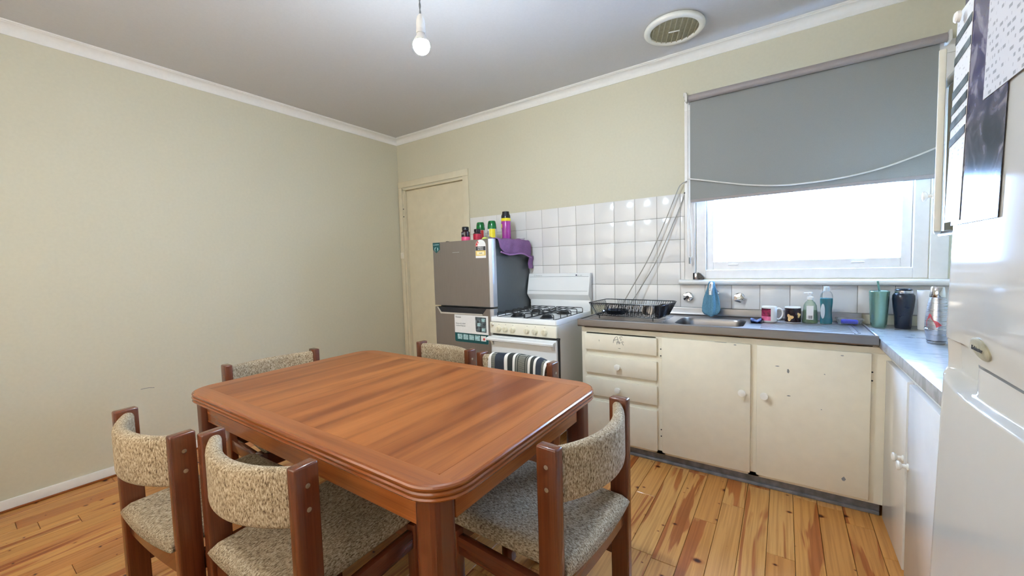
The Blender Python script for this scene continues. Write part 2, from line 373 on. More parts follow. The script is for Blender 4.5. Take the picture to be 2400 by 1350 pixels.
def loft(bm, loops, cap0=True, cap1=True, closed=True, ring=False):
    R = [[bm.verts.new(p) for p in L] for L in loops]
    n = len(R[0]); m = len(R)
    for i in range(m if ring else m - 1):
        A, B = R[i], R[(i + 1) % m]
        for j in range(n if closed else n - 1):
            k = (j + 1) % n
            try: bm.faces.new((A[j], A[k], B[k], B[j]))
            except ValueError: pass
    if cap0 and closed: bm.faces.new(R[0][::-1])
    if cap1 and closed: bm.faces.new(R[-1])
    return bm

def lathe(bm, prof, n=28, c=(0, 0, 0), mtx=None):
    loops = []
    for r, z in prof:
        L = [Vector((max(r, 1e-5) * math.cos(2 * PI * i / n), max(r, 1e-5) * math.sin(2 * PI * i / n), z)) for i in range(n)]
        if mtx: L = [mtx @ p for p in L]
        loops.append([p + Vector(c) for p in L])
    return loft(bm, loops)

TO_MY = Matrix.Rotation(PI / 2, 4, 'X')      # local z -> -y
TO_MX = Matrix.Rotation(-PI / 2, 4, 'Y')     # local z -> -x

def smoothpts(pts, k=6):
    """Catmull-Rom through pts"""
    P = [Vector(p) for p in pts]; out = []
    for i in range(len(P) - 1):
        p0, p1, p2, p3 = P[max(i - 1, 0)], P[i], P[i + 1], P[min(i + 2, len(P) - 1)]
        for s in range(k):
            t = s / k
            out.append(0.5 * ((2 * p1) + (p2 - p0) * t + (2 * p0 - 5 * p1 + 4 * p2 - p3) * t * t + (3 * p1 - p0 - 3 * p2 + p3) * t ** 3))
    out.append(P[-1]); return out

def tube(bm, pts, r, n=8, ring=False):
    P = [Vector(p) for p in pts]; loops = []; m = len(P)
    prev = None
    for i in range(m):
        a = P[i - 1] if (i > 0 or ring) else P[i]; b = P[(i + 1) % m] if (i < m - 1 or ring) else P[i]
        d = (b - a).normalized()
        if prev is None:
            u = d.cross(Vector((0, 0, 1)));
            if u.length < 1e-3: u = d.cross(Vector((1, 0, 0)))
        else: u = prev - d * prev.dot(d)
        u.normalize(); prev = u; v = d.cross(u)
        rr = r[i] if isinstance(r, (list, tuple)) else r
        loops.append([P[i] + (u * math.cos(2 * PI * j / n) + v * math.sin(2 * PI * j / n)) * rr for j in range(n)])
    return loft(bm, loops, not ring, not ring, True, ring)

def rrect(x0, y0, x1, y1, r, n=6, bow=0.0):
    out = []
    for cx, cy, a0 in ((x1 - r, y1 - r, 0), (x0 + r, y1 - r, 90), (x0 + r, y0 + r, 180), (x1 - r, y0 + r, 270)):
        for i in range(n + 1):
            a = math.radians(a0 + 90 * i / n); out.append((cx + r * math.cos(a), cy + r * math.sin(a)))
    return out

def prism(bm, pts, z0, z1, mtx=None):
    A = [Vector((x, y, z0)) for x, y in pts]; B = [Vector((x, y, z1)) for x, y in pts]
    if mtx: A = [mtx @ p for p in A]; B = [mtx @ p for p in B]
    return loft(bm, [A, B])

def plate_hole(bm, outer, inner, z):
    vs = [[bm.verts.new((x, y, z)) for x, y in L] for L in (outer, inner)]
    es = []
    for L in vs:
        for i in range(len(L)): es.append(bm.edges.new((L[i], L[(i + 1) % len(L)])))
    bmesh.ops.triangle_fill(bm, edges=es, use_beauty=True)
    return vs

def obj(name, bm, mat, parent=None, angle=40, loc=None):
    bmesh.ops.recalc_face_normals(bm, faces=bm.faces)
    me = bpy.data.meshes.new(name); bm.to_mesh(me); bm.free()
    for p in me.polygons: p.use_smooth = True
    try: me.set_sharp_from_angle(angle=math.radians(angle))
    except Exception: pass
    me.materials.append(M[mat])
    o = bpy.data.objects.new(name, me); COL.objects.link(o)
    if parent: o.parent = parent
    if loc: o.location = loc
    return o

def NB(): return bmesh.new()
def tag(o, label, cat, group=None):
    o['label'] = label; o['category'] = cat
    if group: o['group'] = group
    return o
def thing(name, label, cat, loc=(0, 0, 0), rz=0.0, group=None):
    o = bpy.data.objects.new(name, None); COL.objects.link(o)
    o.empty_display_size = 0.1
    o.location = loc; o.rotation_euler = (0, 0, rz)
    return tag(o, label, cat, group)
def struct(name, bm, mat, parent=None, angle=40):
    o = obj(name, bm, mat, parent, angle)
    if not parent: o['kind'] = 'structure'
    return o
def sroot(name):
    o = bpy.data.objects.new(name, None); COL.objects.link(o); o['kind'] = 'structure'; return o
def text(name, body, size, mat, parent, loc, rot=(PI / 2, 0, 0), ext=0.0003, align='LEFT', sx=1.0):
    cu = bpy.data.curves.new('t', 'FONT'); cu.body = body; cu.size = size; cu.extrude = ext; cu.align_x = align; cu.resolution_u = 2
    t = bpy.data.objects.new('t', cu); COL.objects.link(t)
    bpy.context.view_layer.update()
    me = bpy.data.meshes.new_from_object(t.evaluated_get(bpy.context.evaluated_depsgraph_get()))
    bpy.data.objects.remove(t, do_unlink=True); bpy.data.curves.remove(cu)
    me.materials.clear(); me.materials.append(M[mat])
    o = bpy.data.objects.new(name, me); COL.objects.link(o); o.parent = parent
    o.location = loc; o.rotation_euler = rot; o.scale = (sx, 1, 1)
    return o
def dup(root, loc, rz, label, group=None):
    r = root.copy(); COL.objects.link(r); r.location = loc; r.rotation_euler = (0, 0, rz); r['label'] = label
    if group: r['group'] = group
    for ch in list(root.children):
        c = ch.copy(); COL.objects.link(c); c.parent = r
        for g in list(ch.children):
            d = g.copy(); COL.objects.link(d); d.parent = c
    return r

# ------------------------------------------------------------------ the room
W, D, H = 4.29, -3.55, 2.571
WX0, WX1, WZ0, WZ1 = 2.915, 4.014, 1.095, 2.20      # window opening
bm = NB(); box(bm, (-0.12, D - 0.12, -0.14), (W + 0.12, 0.12, -0.018)); floor = struct('floor', bm, 'gap')
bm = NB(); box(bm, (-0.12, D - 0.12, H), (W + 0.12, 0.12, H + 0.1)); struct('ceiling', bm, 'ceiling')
bm = NB(); box(bm, (-0.12, D - 0.12, -0.02), (0, 0.12, H)); struct('wall_left', bm, 'wall')
bm = NB(); box(bm, (W, D - 0.12, -0.02), (W + 0.12, 0.12, H)); struct('wall_right', bm, 'wall')
bm = NB(); RW0, RW1, RZ0, RZ1 = 0.70, 3.40, 0.85, 2.15  # opening in the unseen wall for the added fill window
for lo, hi in (((0, D - .12, -.02), (RW0, D, H)), ((RW1, D - .12, -.02), (W, D, H)), ((RW0, D - .12, -.02), (RW1, D, RZ0)), ((RW0, D - .12, RZ1), (RW1, D, H))): box(bm, lo, hi)
struct('wall_front', bm, 'wall')
w2 = sroot('fill_window')  # added window behind the camera, put in as fill for the cabinet fronts
bm = NB()
box(bm, (RW0, D - .10, RZ0), (RW0 + .05, D - .04, RZ1)); box(bm, (RW1 - .05, D - .10, RZ0), (RW1, D - .04, RZ1)); box(bm, (RW0, D - .10, RZ0), (RW1, D - .04, RZ0 + .05)); box(bm, (RW0, D - .10, RZ1 - .05), (RW1, D - .04, RZ1))
obj('frame', bm, 'sashpaint', w2)
bm = NB(); box(bm, (RW0 + .05, D - .075, RZ0 + .05), (RW1 - .05, D - .071, RZ1 - .05)); obj('pane', bm, 'glass', w2)
bm = NB(); box(bm, (RW0 + .01, D - .030, RZ0 + .01), (RW1 - .01, D - .0295, RZ1)); obj('fill_blind', bm, 'fillblind', w2)
bm = NB()
DX0, DX1, DZ = 0.045, 0.915, 2.05
for lo, hi in (((0, 0, 0), (DX0, .12, H)), ((DX0, 0, DZ), (DX1, .12, H)), ((DX1, 0, 0), (WX0, .12, H)),
               ((WX0, 0, 0), (WX1, .12, WZ0)), ((WX0, 0, WZ1), (WX1, .12, H)), ((WX1, 0, 0), (W, .12, H))):
    box(bm, lo, hi)
wall_back = struct('wall_back', bm, 'wall')

bm = NB(); loft(bm, [[(-0.0002, y, z - 0.002), (0.0004, y, z - 0.0015), (0.0004, y, z + 0.0015), (-0.0002, y, z + 0.002)] for y, z in ((-2.168, 0.497), (-2.13, 0.497), (-2.101, 0.490))]); sm = obj('scuff_mark', bm, 'pencil', bpy.data.objects['wall_left'])

# floorboards, one by one
pitch_b, x = 0.0985, 2.858 - 0.0985 * 30
bcache = {}
while x < W:
    y = 0.0 - random.uniform(0, 0.9)
    cuts = [0.0]
    while y > D: cuts.append(y); y -= random.choice((0.6, 0.8, 1.0, 1.3, 1.6))
    cuts.append(D)
    x0, x1 = max(x, 0.0), min(x + pitch_b, W)
    if x1 - x0 > 0.012:
        for a, b in zip(cuts, cuts[1:]):
            if a - b < 0.05: continue
            bm = NB(); L = a - b; g = 0.0009
            A = [(x0 + g, -L + g, -0.018), (x1 - g, -L + g, -0.018), (x1 - g, -g, -0.018), (x0 + g, -g, -0.018)]
            def lay(ins, z): return [(px + (ins if i in (0, 3) else -ins) - x0, py + (ins if i in (0, 1) else -ins), z) for i, (px, py, _) in enumerate(A)]
            loft(bm, [lay(0, -0.018), lay(0, -0.0012), lay(0.0014, 0.0)])
            obj('floorboard', bm, 'pine', floor, loc=(x0, a, random.uniform(-0.0004, 0.0)))
    x += pitch_b

# cornices (coved), one run per wall
def cornice(name, a, b, inward):
    a, b, inw = Vector(a), Vector(b), Vector(inward)
    d = (b - a).normalized()
    prof = [(0, 2.509), (0.006, 2.509), (0.007, 2.516)]
    for i in range(7):
        t = math.radians(90 * i / 6); prof.append((0.007 + 0.040 * (1 - math.cos(t)), 2.518 + 0.040 * math.sin(t)))
    prof += [(0.050, 2.562), (0.056, 2.564), (0.056, H), (0, H)]
    loops = []
    for base_, s in ((a, 1), (b, -1)):
        loops.append([base_ + inw * q + d * (q * s) + Vector((0, 0, z)) for q, z in prof])
    bm = NB(); loft(bm, loops); return struct(name, bm, 'cornice', angle=25)
cornice('trim_1', (0, D, 0), (0, 0, 0), (1, 0, 0))
cornice('trim_2', (0, 0, 0), (W, 0, 0), (0, -1, 0))
cornice('trim_3', (W, 0, 0), (W, D, 0), (-1, 0, 0))
cornice('trim_4', (W, D, 0), (0, D, 0), (0, 1, 0))
bm = NB(); box(bm, (0, D, 0), (0.013, 0, 0.061), 0.004, 2); struct('baseboard_left', bm, 'cornice')
bm = NB(); box(bm, (0.013, D, 0), (0.024, 0, 0.012), 0.004, 2); struct('trim_5', bm, 'edge')
bm = NB(); box(bm, (0.013, D, 0), (W, D + 0.013, 0.061), 0.004, 2); struct('baseboard_front', bm, 'cornice')

# door in the back wall
dr = sroot('door_1')
bm = NB(); box(bm, (DX0 + 0.032, 0.035, 0.008), (DX1 - 0.018, 0.072, 2.033), 0.002); leaf = obj('door_leaf', bm, 'door_paint', dr)
bm = NB()
box(bm, (DX0, 0.0, 0), (DX0 + 0.03, 0.12, DZ)); box(bm, (DX1 - 0.016, 0.0, 0), (DX1, 0.12, DZ)); box(bm, (DX0, 0.0, DZ - 0.014), (DX1, 0.12, DZ))
box(bm, (DX0, 0.076, 0), (DX0 + 0.05, 0.12, DZ)); box(bm, (DX1 - 0.03, 0.076, 0), (DX1, 0.12, DZ)); box(bm, (DX0, 0.076, DZ - 0.03), (DX1, 0.12, DZ))
obj('door_jamb', bm, 'door_paint', dr)
for lo, hi in (((0.006, -0.014, 0), (0.056, 0, 2.062)), ((0.903, -0.014, 0), (0.972, 0, 2.062)), ((0.006, -0.014, 2.062), (0.972, 0, 2.124))):
    bm = NB(); box(bm, lo, hi, 0.004, 2); obj('architrave', bm, 'door_paint', dr)
bm = NB(); box(bm, (0.022, -0.034, 1.318), (0.058, -0.014, 1.382), 0.003); obj('latch_keeper', bm, 'cream', dr)
for z in (1.842, 1.762):
    bm = NB(); lathe(bm, [(0.006, 0), (0.006, 0.003), (0.003, 0.004)], 10, (0.064, 0.0, z), TO_MY); obj('hinge_screw', bm, 'dark', dr)

# wall tiles, one by one, on a grout bed
TP, TZ, TX = 0.1535, 1.6687, 1.7438
bm = NB(); box(bm, (0.974, -0.004, 0.895), (2.846, 0, TZ - 0.001)); box(bm, (2.846, -0.004, 0.895), (W, 0, 1.056)); obj('grout_bed', bm, 'grout', wall_back)
tiles = {}
def tile(x0, x1, z0, z1):
    g = 0.0011; wd, ht = round(x1 - x0 - 2 * g, 4), round(z1 - z0 - 2 * g, 4)
    if (wd, ht) not in tiles:
        bm = NB()
        def q(i, y): return [(i, y, i), (wd - i, y, i), (wd - i, y, ht - i), (i, y, ht - i)]
        loft(bm, [q(0, -0.001), q(0, -0.0052), q(0.0006, -0.0066), q(0.0022, -0.0072)])
        o = obj('tile', bm, 'tile', wall_back); tiles[(wd, ht)] = o.data
    else:
        o = bpy.data.objects.new('tile', tiles[(wd, ht)]); COL.objects.link(o); o.parent = wall_back
    o.location = (x0 + g, random.uniform(-0.0004, 0), z0 + g)
for j in range(5):
    z1 = TZ - j * TP; z0 = z1 - TP
    for k in range(-5, 17):
        x0, x1 = TX + k * TP, TX + (k + 1) * TP
        if j < 4:
            if k > 6: 
                if k == 7: tile(x0, 2.846, z0, z1)
                continue
        if x0 > W - 0.02: continue
        tile(max(x0, 0.976), min(x1, W), z0, z1)

# window
wn = sroot('window_1')
for lo, hi in (((2.848, -0.018, 1.0905), (2.913, 0, 2.1978)), ((4.016, -0.018, 1.0905), (4.082, 0, 2.1978)), ((2.848, -0.018, 2.198), (4.082, 0, 2.262))):
    bm = NB(); box(bm, lo, hi, 0.003, 2); obj('architrave', bm, 'sashpaint', wn)
bm = NB()
box(bm, (WX0, 0.0, WZ0), (2.973, 0.10, WZ1), 0.002); box(bm, (3.957, 0.0, WZ0), (WX1, 0.10, WZ1), 0.002)
box(bm, (2.973, 0.0, WZ0), (3.957, 0.10, 1.150), 0.002); box(bm, (2.973, 0.0, 2.15), (3.957, 0.10, WZ1), 0.002)
obj('frame', bm, 'sashpaint', wn)
bm = NB()
box(bm, (2.974, 0.028, 1.151), (3.016, 0.065, 2.149), 0.003); box(bm, (3.914, 0.028, 1.151), (3.956, 0.065, 2.149), 0.003)
box(bm, (3.016, 0.028, 1.151), (3.914, 0.065, 1.204), 0.003); box(bm, (3.016, 0.028, 2.10), (3.914, 0.065, 2.149), 0.003)
sash = obj('sash', bm, 'sashpaint', wn)
for xx in (3.13, 3.74):
    bm = NB(); box(bm, (xx - 0.028, 0.016, 1.180), (xx + 0.028, 0.030, 1.187), 0.002); obj('sash_lift', bm, 'whitegloss', sash)
bm = NB(); box(bm, (3.014, 0.044, 1.202), (3.916, 0.048, 2.102)); pane = obj('pane', bm, 'glass', wn)
bm = NB()      # scribbled tag in felt pen on the pane
for st in ([(3.026, 1.392), (3.031, 1.380), (3.029, 1.372)], [(3.024, 1.366), (3.030, 1.352)], [(3.024, 1.358), (3.040, 1.366), (3.036, 1.350)],
           [(3.040, 1.352), (3.047, 1.367), (3.052, 1.350)], [(3.054, 1.366), (3.063, 1.360), (3.056, 1.350)]):
    tube(bm, [(a, 0.0435, b) for a, b in st], 0.0016, 5); obj('pen_stroke', bm, 'inkgrey', pane); bm = NB()
bm.free()
bm = NB()
sp = [(0.0, 1.058)]
for i in range(9):
    a = math.radians(-90 + 180 * i / 8); sp.append((-0.046 - 0.016 * math.cos(a), 1.0735 + 0.0165 * math.sin(a)))
sp += [(0.02, 1.0915), (0.02, 1.058)]
loft(bm, [[(xx, y, z) for y, z in sp] for xx in (2.818, 4.13)]); obj('sill', bm, 'whitegloss', wn, 35)

# ------------------------------------------------------------------ roller blind and cords
bl = thing('roller_blind', 'grey roller blind pulled halfway down over the kitchen window', 'blind', (0, 0, 0))
bm = NB(); lathe(bm, [(0.021, 0), (0.021, 1.155)], 24, (2.883, -0.066, 2.256), Matrix.Rotation(PI / 2, 4, 'Y')); obj('roller', bm, 'blindtube', bl)
bm = NB()
loops = []
for i in range(25):
    xx = 2.888 + 1.132 * i / 24; yy = -0.046 + 0.0015 * math.sin(i * 0.9); zb = 1.606 - 0.013 * i / 24
    loops.append([(xx, yy, zb), (xx, yy + 0.0015, zb), (xx, -0.0445, 2.262), (xx, -0.046, 2.262)])
loft(bm, loops); obj('blind_fabric', bm, 'blind', bl, 60)
bm = NB(); box(bm, (2.889, -0.050, 1.596), (4.018, -0.040, 1.616), 0.004, 2, Matrix.Translation((0, 0, 0.0)) ); o = obj('bottom_bar', bm, 'blindtube', bl)
for x0 in (2.866, 4.040):
    bm = NB(); box(bm, (x0, -0.090, 2.232), (x0 + 0.013, -0.002, 2.282), 0.004, 2); box(bm, (x0 - 0.006, -0.012, 2.235), (x0 + 0.019, 0, 2.290), 0.002); obj('bracket', bm, 'cord', bl)
bm = NB(); box(bm, (2.842, -0.022, 2.292), (2.862, -0.0, 2.318), 0.003); box(bm, (2.852, -0.040, 2.262), (2.866, -0.012, 2.300), 0.003); obj('bracket_arm', bm, 'cord', bl)
bm = NB()
ch = [(2.874, -0.052, 2.25), (2.873, -0.052, 1.95), (2.873, -0.052, 1.70), (2.872, -0.05, 1.45), (2.873, -0.05, 1.26), (2.880, -0.05, 1.242), (2.894, -0.05, 1.242), (2.897, -0.05, 1.27), (2.890, -0.052, 1.45), (2.879, -0.053, 1.70), (2.879, -0.053, 2.25)]
tube(bm, smoothpts(ch, 8), 0.0026, 6); obj('chain_loop', bm, 'cord', bl)
bm = NB(); box(bm, (2.879, -0.056, 1.196), (2.891, -0.046, 1.238), 0.003, 2); obj('chain_weight', bm, 'chip', bl)

c1 = [(2.868, -0.03, 1.742), (2.835, -0.03, 1.729), (2.813, -0.035, 1.699), (2.772, -0.04, 1.596), (2.699, -0.05, 1.415), (2.614, -0.06, 1.228), (2.516, -0.09, 1.045), (2.475, -0.12, 0.96), (2.47, -0.15, 0.93)]
bm = NB(); tube(bm, smoothpts(c1, 6), 0.0036, 6); tag(obj('hanging_cord', bm, 'greycord'), 'thin grey cord looping from the blind edge to the dish rack, left of two', 'cord', 'cords hanging to the dish rack')
c2 = [(2.848, -0.012, 1.668), (2.813, -0.02, 1.563), (2.735, -0.035, 1.369), (2.658, -0.05, 1.197), (2.580, -0.07, 1.057), (2.52, -0.10, 0.95), (2.515, -0.14, 0.925)]
bm = NB(); tube(bm, smoothpts(c2, 6), 0.0036, 6); cc = tag(obj('hanging_cord', bm, 'greycord'), 'thin grey cord tied to a wall nail, right of two above the dish rack', 'cord', 'cords hanging to the dish rack')
bm = NB(); lathe(bm, [(0.002, 0), (0.002, 0.014), (0.006, 0.015), (0.005, 0.018)], 8, (2.848, 0.0, 1.668), TO_MY); obj('nail', bm, 'dark', cc)
c3 = [(2.872, -0.062, 1.752), (2.974, -0.066, 1.726), (3.095, -0.066, 1.694), (3.231, -0.066, 1.662), (3.381, -0.066, 1.641), (3.52, -0.066, 1.638), (3.667, -0.066, 1.646), (3.804, -0.067, 1.668), (3.916, -0.07, 1.701), (4.021, -0.075, 1.740), (4.10, -0.075, 1.775)]
bm = NB(); tube(bm, smoothpts(c3, 6), 0.0042, 8); tag(obj('draped_cord', bm, 'cord'), 'white cord sagging across the front of the grey roller blind', 'cord')

# ------------------------------------------------------------------ ceiling lamp and vent
BX, BY, BZ = 2.190, -1.722, 2.112
lp = thing('pendant_bulb', 'lit bare round bulb hanging in a white holder from the ceiling', 'lamp', (BX, BY, BZ))
bm = NB()
pr_ = [(0.0, -0.033)]
for i in range(1, 12):
    a = math.radians(-90 + 112 * i / 11); pr_.append((0.033 * math.cos(a), 0.033 * math.sin(a)))
pr_ += [(0.0, 0.0122)]
lathe(bm, pr_, 24); obj('bulb', bm, 'bulb', lp, 60)
bm = NB(); lathe(bm, [(0.0, 0.0126), (0.0306, 0.0126), (0.027, 0.024), (0.021, 0.034), (0.0175, 0.040), (0.0165, 0.046), (0.0, 0.046)], 24); obj('bulb_neck', bm, 'holder', lp, 60)
bm = NB(); lathe(bm, [(0.0, 0.0465), (0.0185, 0.0465), (0.0185, 0.060), (0.0175, 0.061), (0.0175, 0.085), (0.0165, 0.098), (0.012, 0.113), (0.006, 0.121), (0.0, 0.122)], 24); obj('lamp_holder', bm, 'holder', lp)
bm = NB()
for ph in (0, PI):
    tube(bm, [(0.0024 * math.cos(ph + i * 0.9), 0.0024 * math.sin(ph + i * 0.9), 0.118 + (H - BZ - 0.128) * i / 40) for i in range(41)], 0.0021, 6)
obj('twisted_flex', bm, 'chip', lp)
bm = NB(); lathe(bm, [(0.0, H - BZ - 0.028), (0.018, H - BZ - 0.026), (0.034, H - BZ - 0.01), (0.036, H - BZ - 0.0005), (0.0, H - BZ - 0.0005)], 24); obj('ceiling_rose', bm, 'holder', lp)

VX, VY = 2.862, -0.372
vt = thing('ceiling_vent', 'round white exhaust vent with a yellowed slatted grille on the ceiling', 'vent', (VX, VY, H))
R = 0.165
bm = NB(); lathe(bm, [(R - 0.026, -0.006), (R - 0.010, -0.001), (R - 0.004, -0.004), (R, -0.012), (R, -0.020), (R - 0.006, -0.026), (R - 0.030, -0.028), (R - 0.034, -0.024), (R - 0.034, -0.010)], 48)
obj('vent_rim', bm, 'ventwhite', vt, 50)
bm = NB(); lathe(bm, [(0.0, -0.0005), (R - 0.014, -0.0005), (R - 0.014, -0.008), (R - 0.033, -0.018), (0.0, -0.019)], 40); obj('vent_backing', bm, 'ventdark', vt)
for i in range(-4, 5):
    yy = i * 0.029; hw = math.sqrt(max((R - 0.036) ** 2 - yy * yy, 0))
    if hw < 0.02: continue
    bm = NB(); box(bm, (yy - 0.002, -hw, -0.026), (yy + 0.002, hw, -0.0195)); o = obj('vent_slat', bm, 'ventrib', vt); o.rotation_euler = (0, 0, math.radians(20))
bm = NB(); box(bm, (-0.03, -0.006, -0.0285), (0.03, 0.006, -0.026), 0.001); o = obj('vent_plate', bm, 'ventwhite', vt); o.rotation_euler = (0, 0, math.radians(14))

# ------------------------------------------------------------------ sink cabinet
def knob(bm, c, mtx, r=0.019, L=0.028):
    lathe(bm, [(0.012, 0), (0.012, 0.003), (0.0075, 0.006), (0.0070, L * 0.5), (r * 0.8, L * 0.62), (r, L * 0.78), (r * 0.92, L * 0.93), (r * 0.5, L), (0.0, L * 1.02)], 20, c, mtx)
FY = -0.472      # carcass face
sc = thing('sink_cabinet', 'cream painted sink cabinet with four drawers and two doors under the window', 'cabinet')
bm = NB()
box(bm, (2.296, FY, 0.074), (2.314, -0.012, 0.806)); box(bm, (3.742, FY, 0.074), (3.760, -0.012, 0.806)); box(bm, (2.314, -0.022, 0.074), (3.742, -0.012, 0.806))
box(bm, (2.314, FY + 0.02, 0.074), (3.742, -0.022, 0.092)); box(bm, (2.786, FY + 0.02, 0.092), (2.804, -0.022, 0.806))
obj('carcass', bm, 'cream', sc)
bm = NB()
box(bm, (2.296, FY - 0.004, 0.770), (3.807, FY, 0.8002), 0.001); box(bm, (2.296, FY - 0.004, 0.060), (2.330, FY, 0.770), 0.001); box(bm, (2.772, FY - 0.004, 0.060), (2.822, FY, 0.770), 0.001)
box(bm, (3.250, FY - 0.004, 0.060), (3.300, FY, 0.770), 0.001); box(bm, (3.728, FY - 0.004, 0.060), (3.807, FY, 0.770), 0.001); box(bm, (2.330, FY - 0.004, 0.060), (3.728, FY, 0.082), 0.001)
for z in (0.612, 0.464, 0.315): box(bm, (2.330, FY - 0.004, z), (2.772, FY, z + 0.058), 0.001)
obj('face_frame', bm, 'cream', sc)
FF = FY - 0.004
for i, (z0, z1) in enumerate(((0.660, 0.764), (0.508, 0.622), (0.360, 0.474), (0.077, 0.325))):
    bm = NB(); box(bm, (2.324, FF - 0.018, z0), (2.781, FF, z1), 0.003, 2)
    d_ = obj('drawer', bm, 'cream', sc)
    if i in (1, 2):
        bm = NB(); knob(bm, (2.546, FF - 0.018, (0.566, 0.419)[i - 1]), TO_MY); obj('knob', bm, 'knob', d_)
    if i == 0:
        d_['label'] = 'drawer front without knob, scribbled AS for in grey marker'
        bm = NB(); yy = FF - 0.0188
        for st in ([(2.517, 0.716), (2.520, 0.735), (2.531, 0.752), (2.542, 0.757), (2.546, 0.748), (2.549, 0.722)], [(2.520, 0.731), (2.533, 0.737), (2.548, 0.738)],
                   [(2.577, 0.757), (2.566, 0.758), (2.558, 0.752), (2.562, 0.744), (2.569, 0.739), (2.562, 0.733)],
                   [(2.546, 0.726), (2.541, 0.718), (2.540, 0.708)], [(2.536, 0.722), (2.548, 0.724)],
                   [(2.555, 0.726), (2.549, 0.719), (2.555, 0.712), (2.563, 0.719), (2.556, 0.726)], [(2.556, 0.720), (2.558, 0.717), (2.555, 0.717), (2.556, 0.720)],
                   [(2.570, 0.727), (2.574, 0.718), (2.582, 0.706)], [(2.571, 0.722), (2.578, 0.728), (2.584, 0.724)], [(2.549, 0.684), (2.563, 0.683)], [(2.423, 0.728), (2.424, 0.718)]):
            tube(bm, [(a, yy, b) for a, b in st], 0.0014, 5); obj('pen_stroke', bm, 'pencil', d_); bm = NB()
        bm.free()
for i, (x0, x1, kx) in enumerate(((2.810, 3.260, 3.222), (3.288, 3.737, 3.322))):
    bm = NB(); box(bm, (x0, FF - 0.018, 0.078), (x1, FF, 0.772), 0.003, 2); d_ = obj('cabinet_door', bm, 'cream', sc)
    bm = NB(); knob(bm, (kx, FF - 0.018, 0.511), TO_MY); obj('knob', bm, 'knob', d_)
    if i == 1:
        d_['label'] = 'cabinet door with grey paint chips'
        for cx, cz, rx, rz in ((3.423, 0.652, .006, .012), (3.377, 0.671, .009, .003), (3.426, 0.525, .009, .003), (3.568, 0.653, .003, .003), (3.647, 0.155, .008, .011), (3.632, 0.752, .007, .003), (3.558, 0.478, .003, .002)):
            bm = NB(); pts = [(cx + rx * (0.7 + 0.5 * random.random()) * math.cos(a * PI / 4), cz + rz * (0.7 + 0.5 * random.random()) * math.sin(a * PI / 4)) for a in range(8)]
            loft(bm, [[(p, FF - 0.0178, q) for p, q in pts], [(p, FF - 0.0184, q) for p, q in pts]]); obj('paint_chip', bm, 'chip', d_)
        hz = [(3.7435, 0.663)]
    else:
        for cx, cz, rx, rz in ((3.188, 0.763, .007, .003), (3.12, 0.771, .03, .0015)):
            bm = NB(); pts = [(cx + rx * (0.7 + 0.5 * random.random()) * math.cos(a * PI / 4), cz + rz * (0.7 + 0.5 * random.random()) * math.sin(a * PI / 4)) for a in range(8)]
            loft(bm, [[(p, FF - 0.0178, q) for p, q in pts], [(p, FF - 0.0184, q) for p, q in pts]]); obj('paint_chip', bm, 'chip', d_)
        hz = [(2.8035, 0.680), (2.8035, 0.192)]
    for hx, hzz in hz:
        bm = NB(); box(bm, (hx - 0.007, FF - 0.003, hzz - 0.034), (hx + 0.004, FF, hzz + 0.034), 0.001); h_ = obj('hinge', bm, 'cream', sc)
        for dz in (-0.02, 0.02):
            bm = NB(); lathe(bm, [(0.004, 0), (0.004, 0.0015), (0.002, 0.002)], 8, (hx - 0.002, FF - 0.003, hzz + dz), TO_MY); obj('screw', bm, 'dark', h_)
bm = NB(); box(bm, (2.300, -0.452, 0.0), (3.782, -0.440, 0.060)); box(bm, (2.300, -0.462, 0.0), (3.782, -0.452, 0.018), 0.004, 2); obj('kickboard', bm, 'kick', sc)

# ------------------------------------------------------------------ stainless sink bench
sk = thing('sink_bench', 'stainless steel sink bench with bowl and ribbed drainers', 'sink')
SX0, SX1, SYF, SZ = 2.285, 3.757, -0.515, 0.853
bm = NB()
inner = rrect(2.862, -0.462, 3.222, -0.150, 0.07, 6)
outer = [(SX0 + 0.012, SYF + 0.014), (SX1 - 0.010, SYF + 0.014), (SX1 - 0.010, -0.016), (SX0 + 0.012, -0.016)]
plate_hole(bm, outer, inner, SZ)
obj('drainer_top', bm, 'steel', sk)
bm = NB()
loops = [[(px, py, SZ) for px, py in inner]]
for ins, z in ((0.004, SZ - 0.004), (0.007, SZ - 0.02), (0.012, SZ - 0.13), (0.030, SZ - 0.148)):
    loops.append([(px, py, z) for px, py in rrect(2.862 + ins, -0.462 + ins, 3.222 - ins, -0.150 - ins, 0.07 - ins * 0.5, 6)])
loft(bm, loops, False, True); obj('sink_bowl', bm, 'steel', sk)
bm = NB(); lathe(bm, [(0, 0), (0.035, 0), (0.033, 0.004), (0.02, 0.002), (0, 0.001)], 20, (3.042, -0.30, SZ - 0.1475)); obj('drain', bm, 'chrome', sk)
bm = NB()      # rolled front and end edges and the rear upstand, one sheet
prof = [(SYF + 0.014, SZ), (SYF + 0.009, SZ + 0.006), (SYF + 0.004, SZ + 0.006), (SYF, SZ + 0.001), (SYF - 0.001, SZ - 0.036), (SYF + 0.003, SZ - 0.042), (SYF + 0.012, SZ - 0.042), (SYF + 0.012, SZ - 0.004)]
loft(bm, [[(xx, y, z) for y, z in prof] for xx in (SX0, SX1)]); obj('front_edge', bm, 'steel', sk, 35)
for nm, xa, xb in (('end_edge', SX0, SX0 + 0.012), ('end_edge', SX1 - 0.010, SX1)):
    bm = NB(); box(bm, (xa, SYF + 0.014, SZ - 0.04), (xb, -0.016, SZ + 0.006), 0.003, 2); obj(nm, bm, 'steel', sk)
bm = NB()
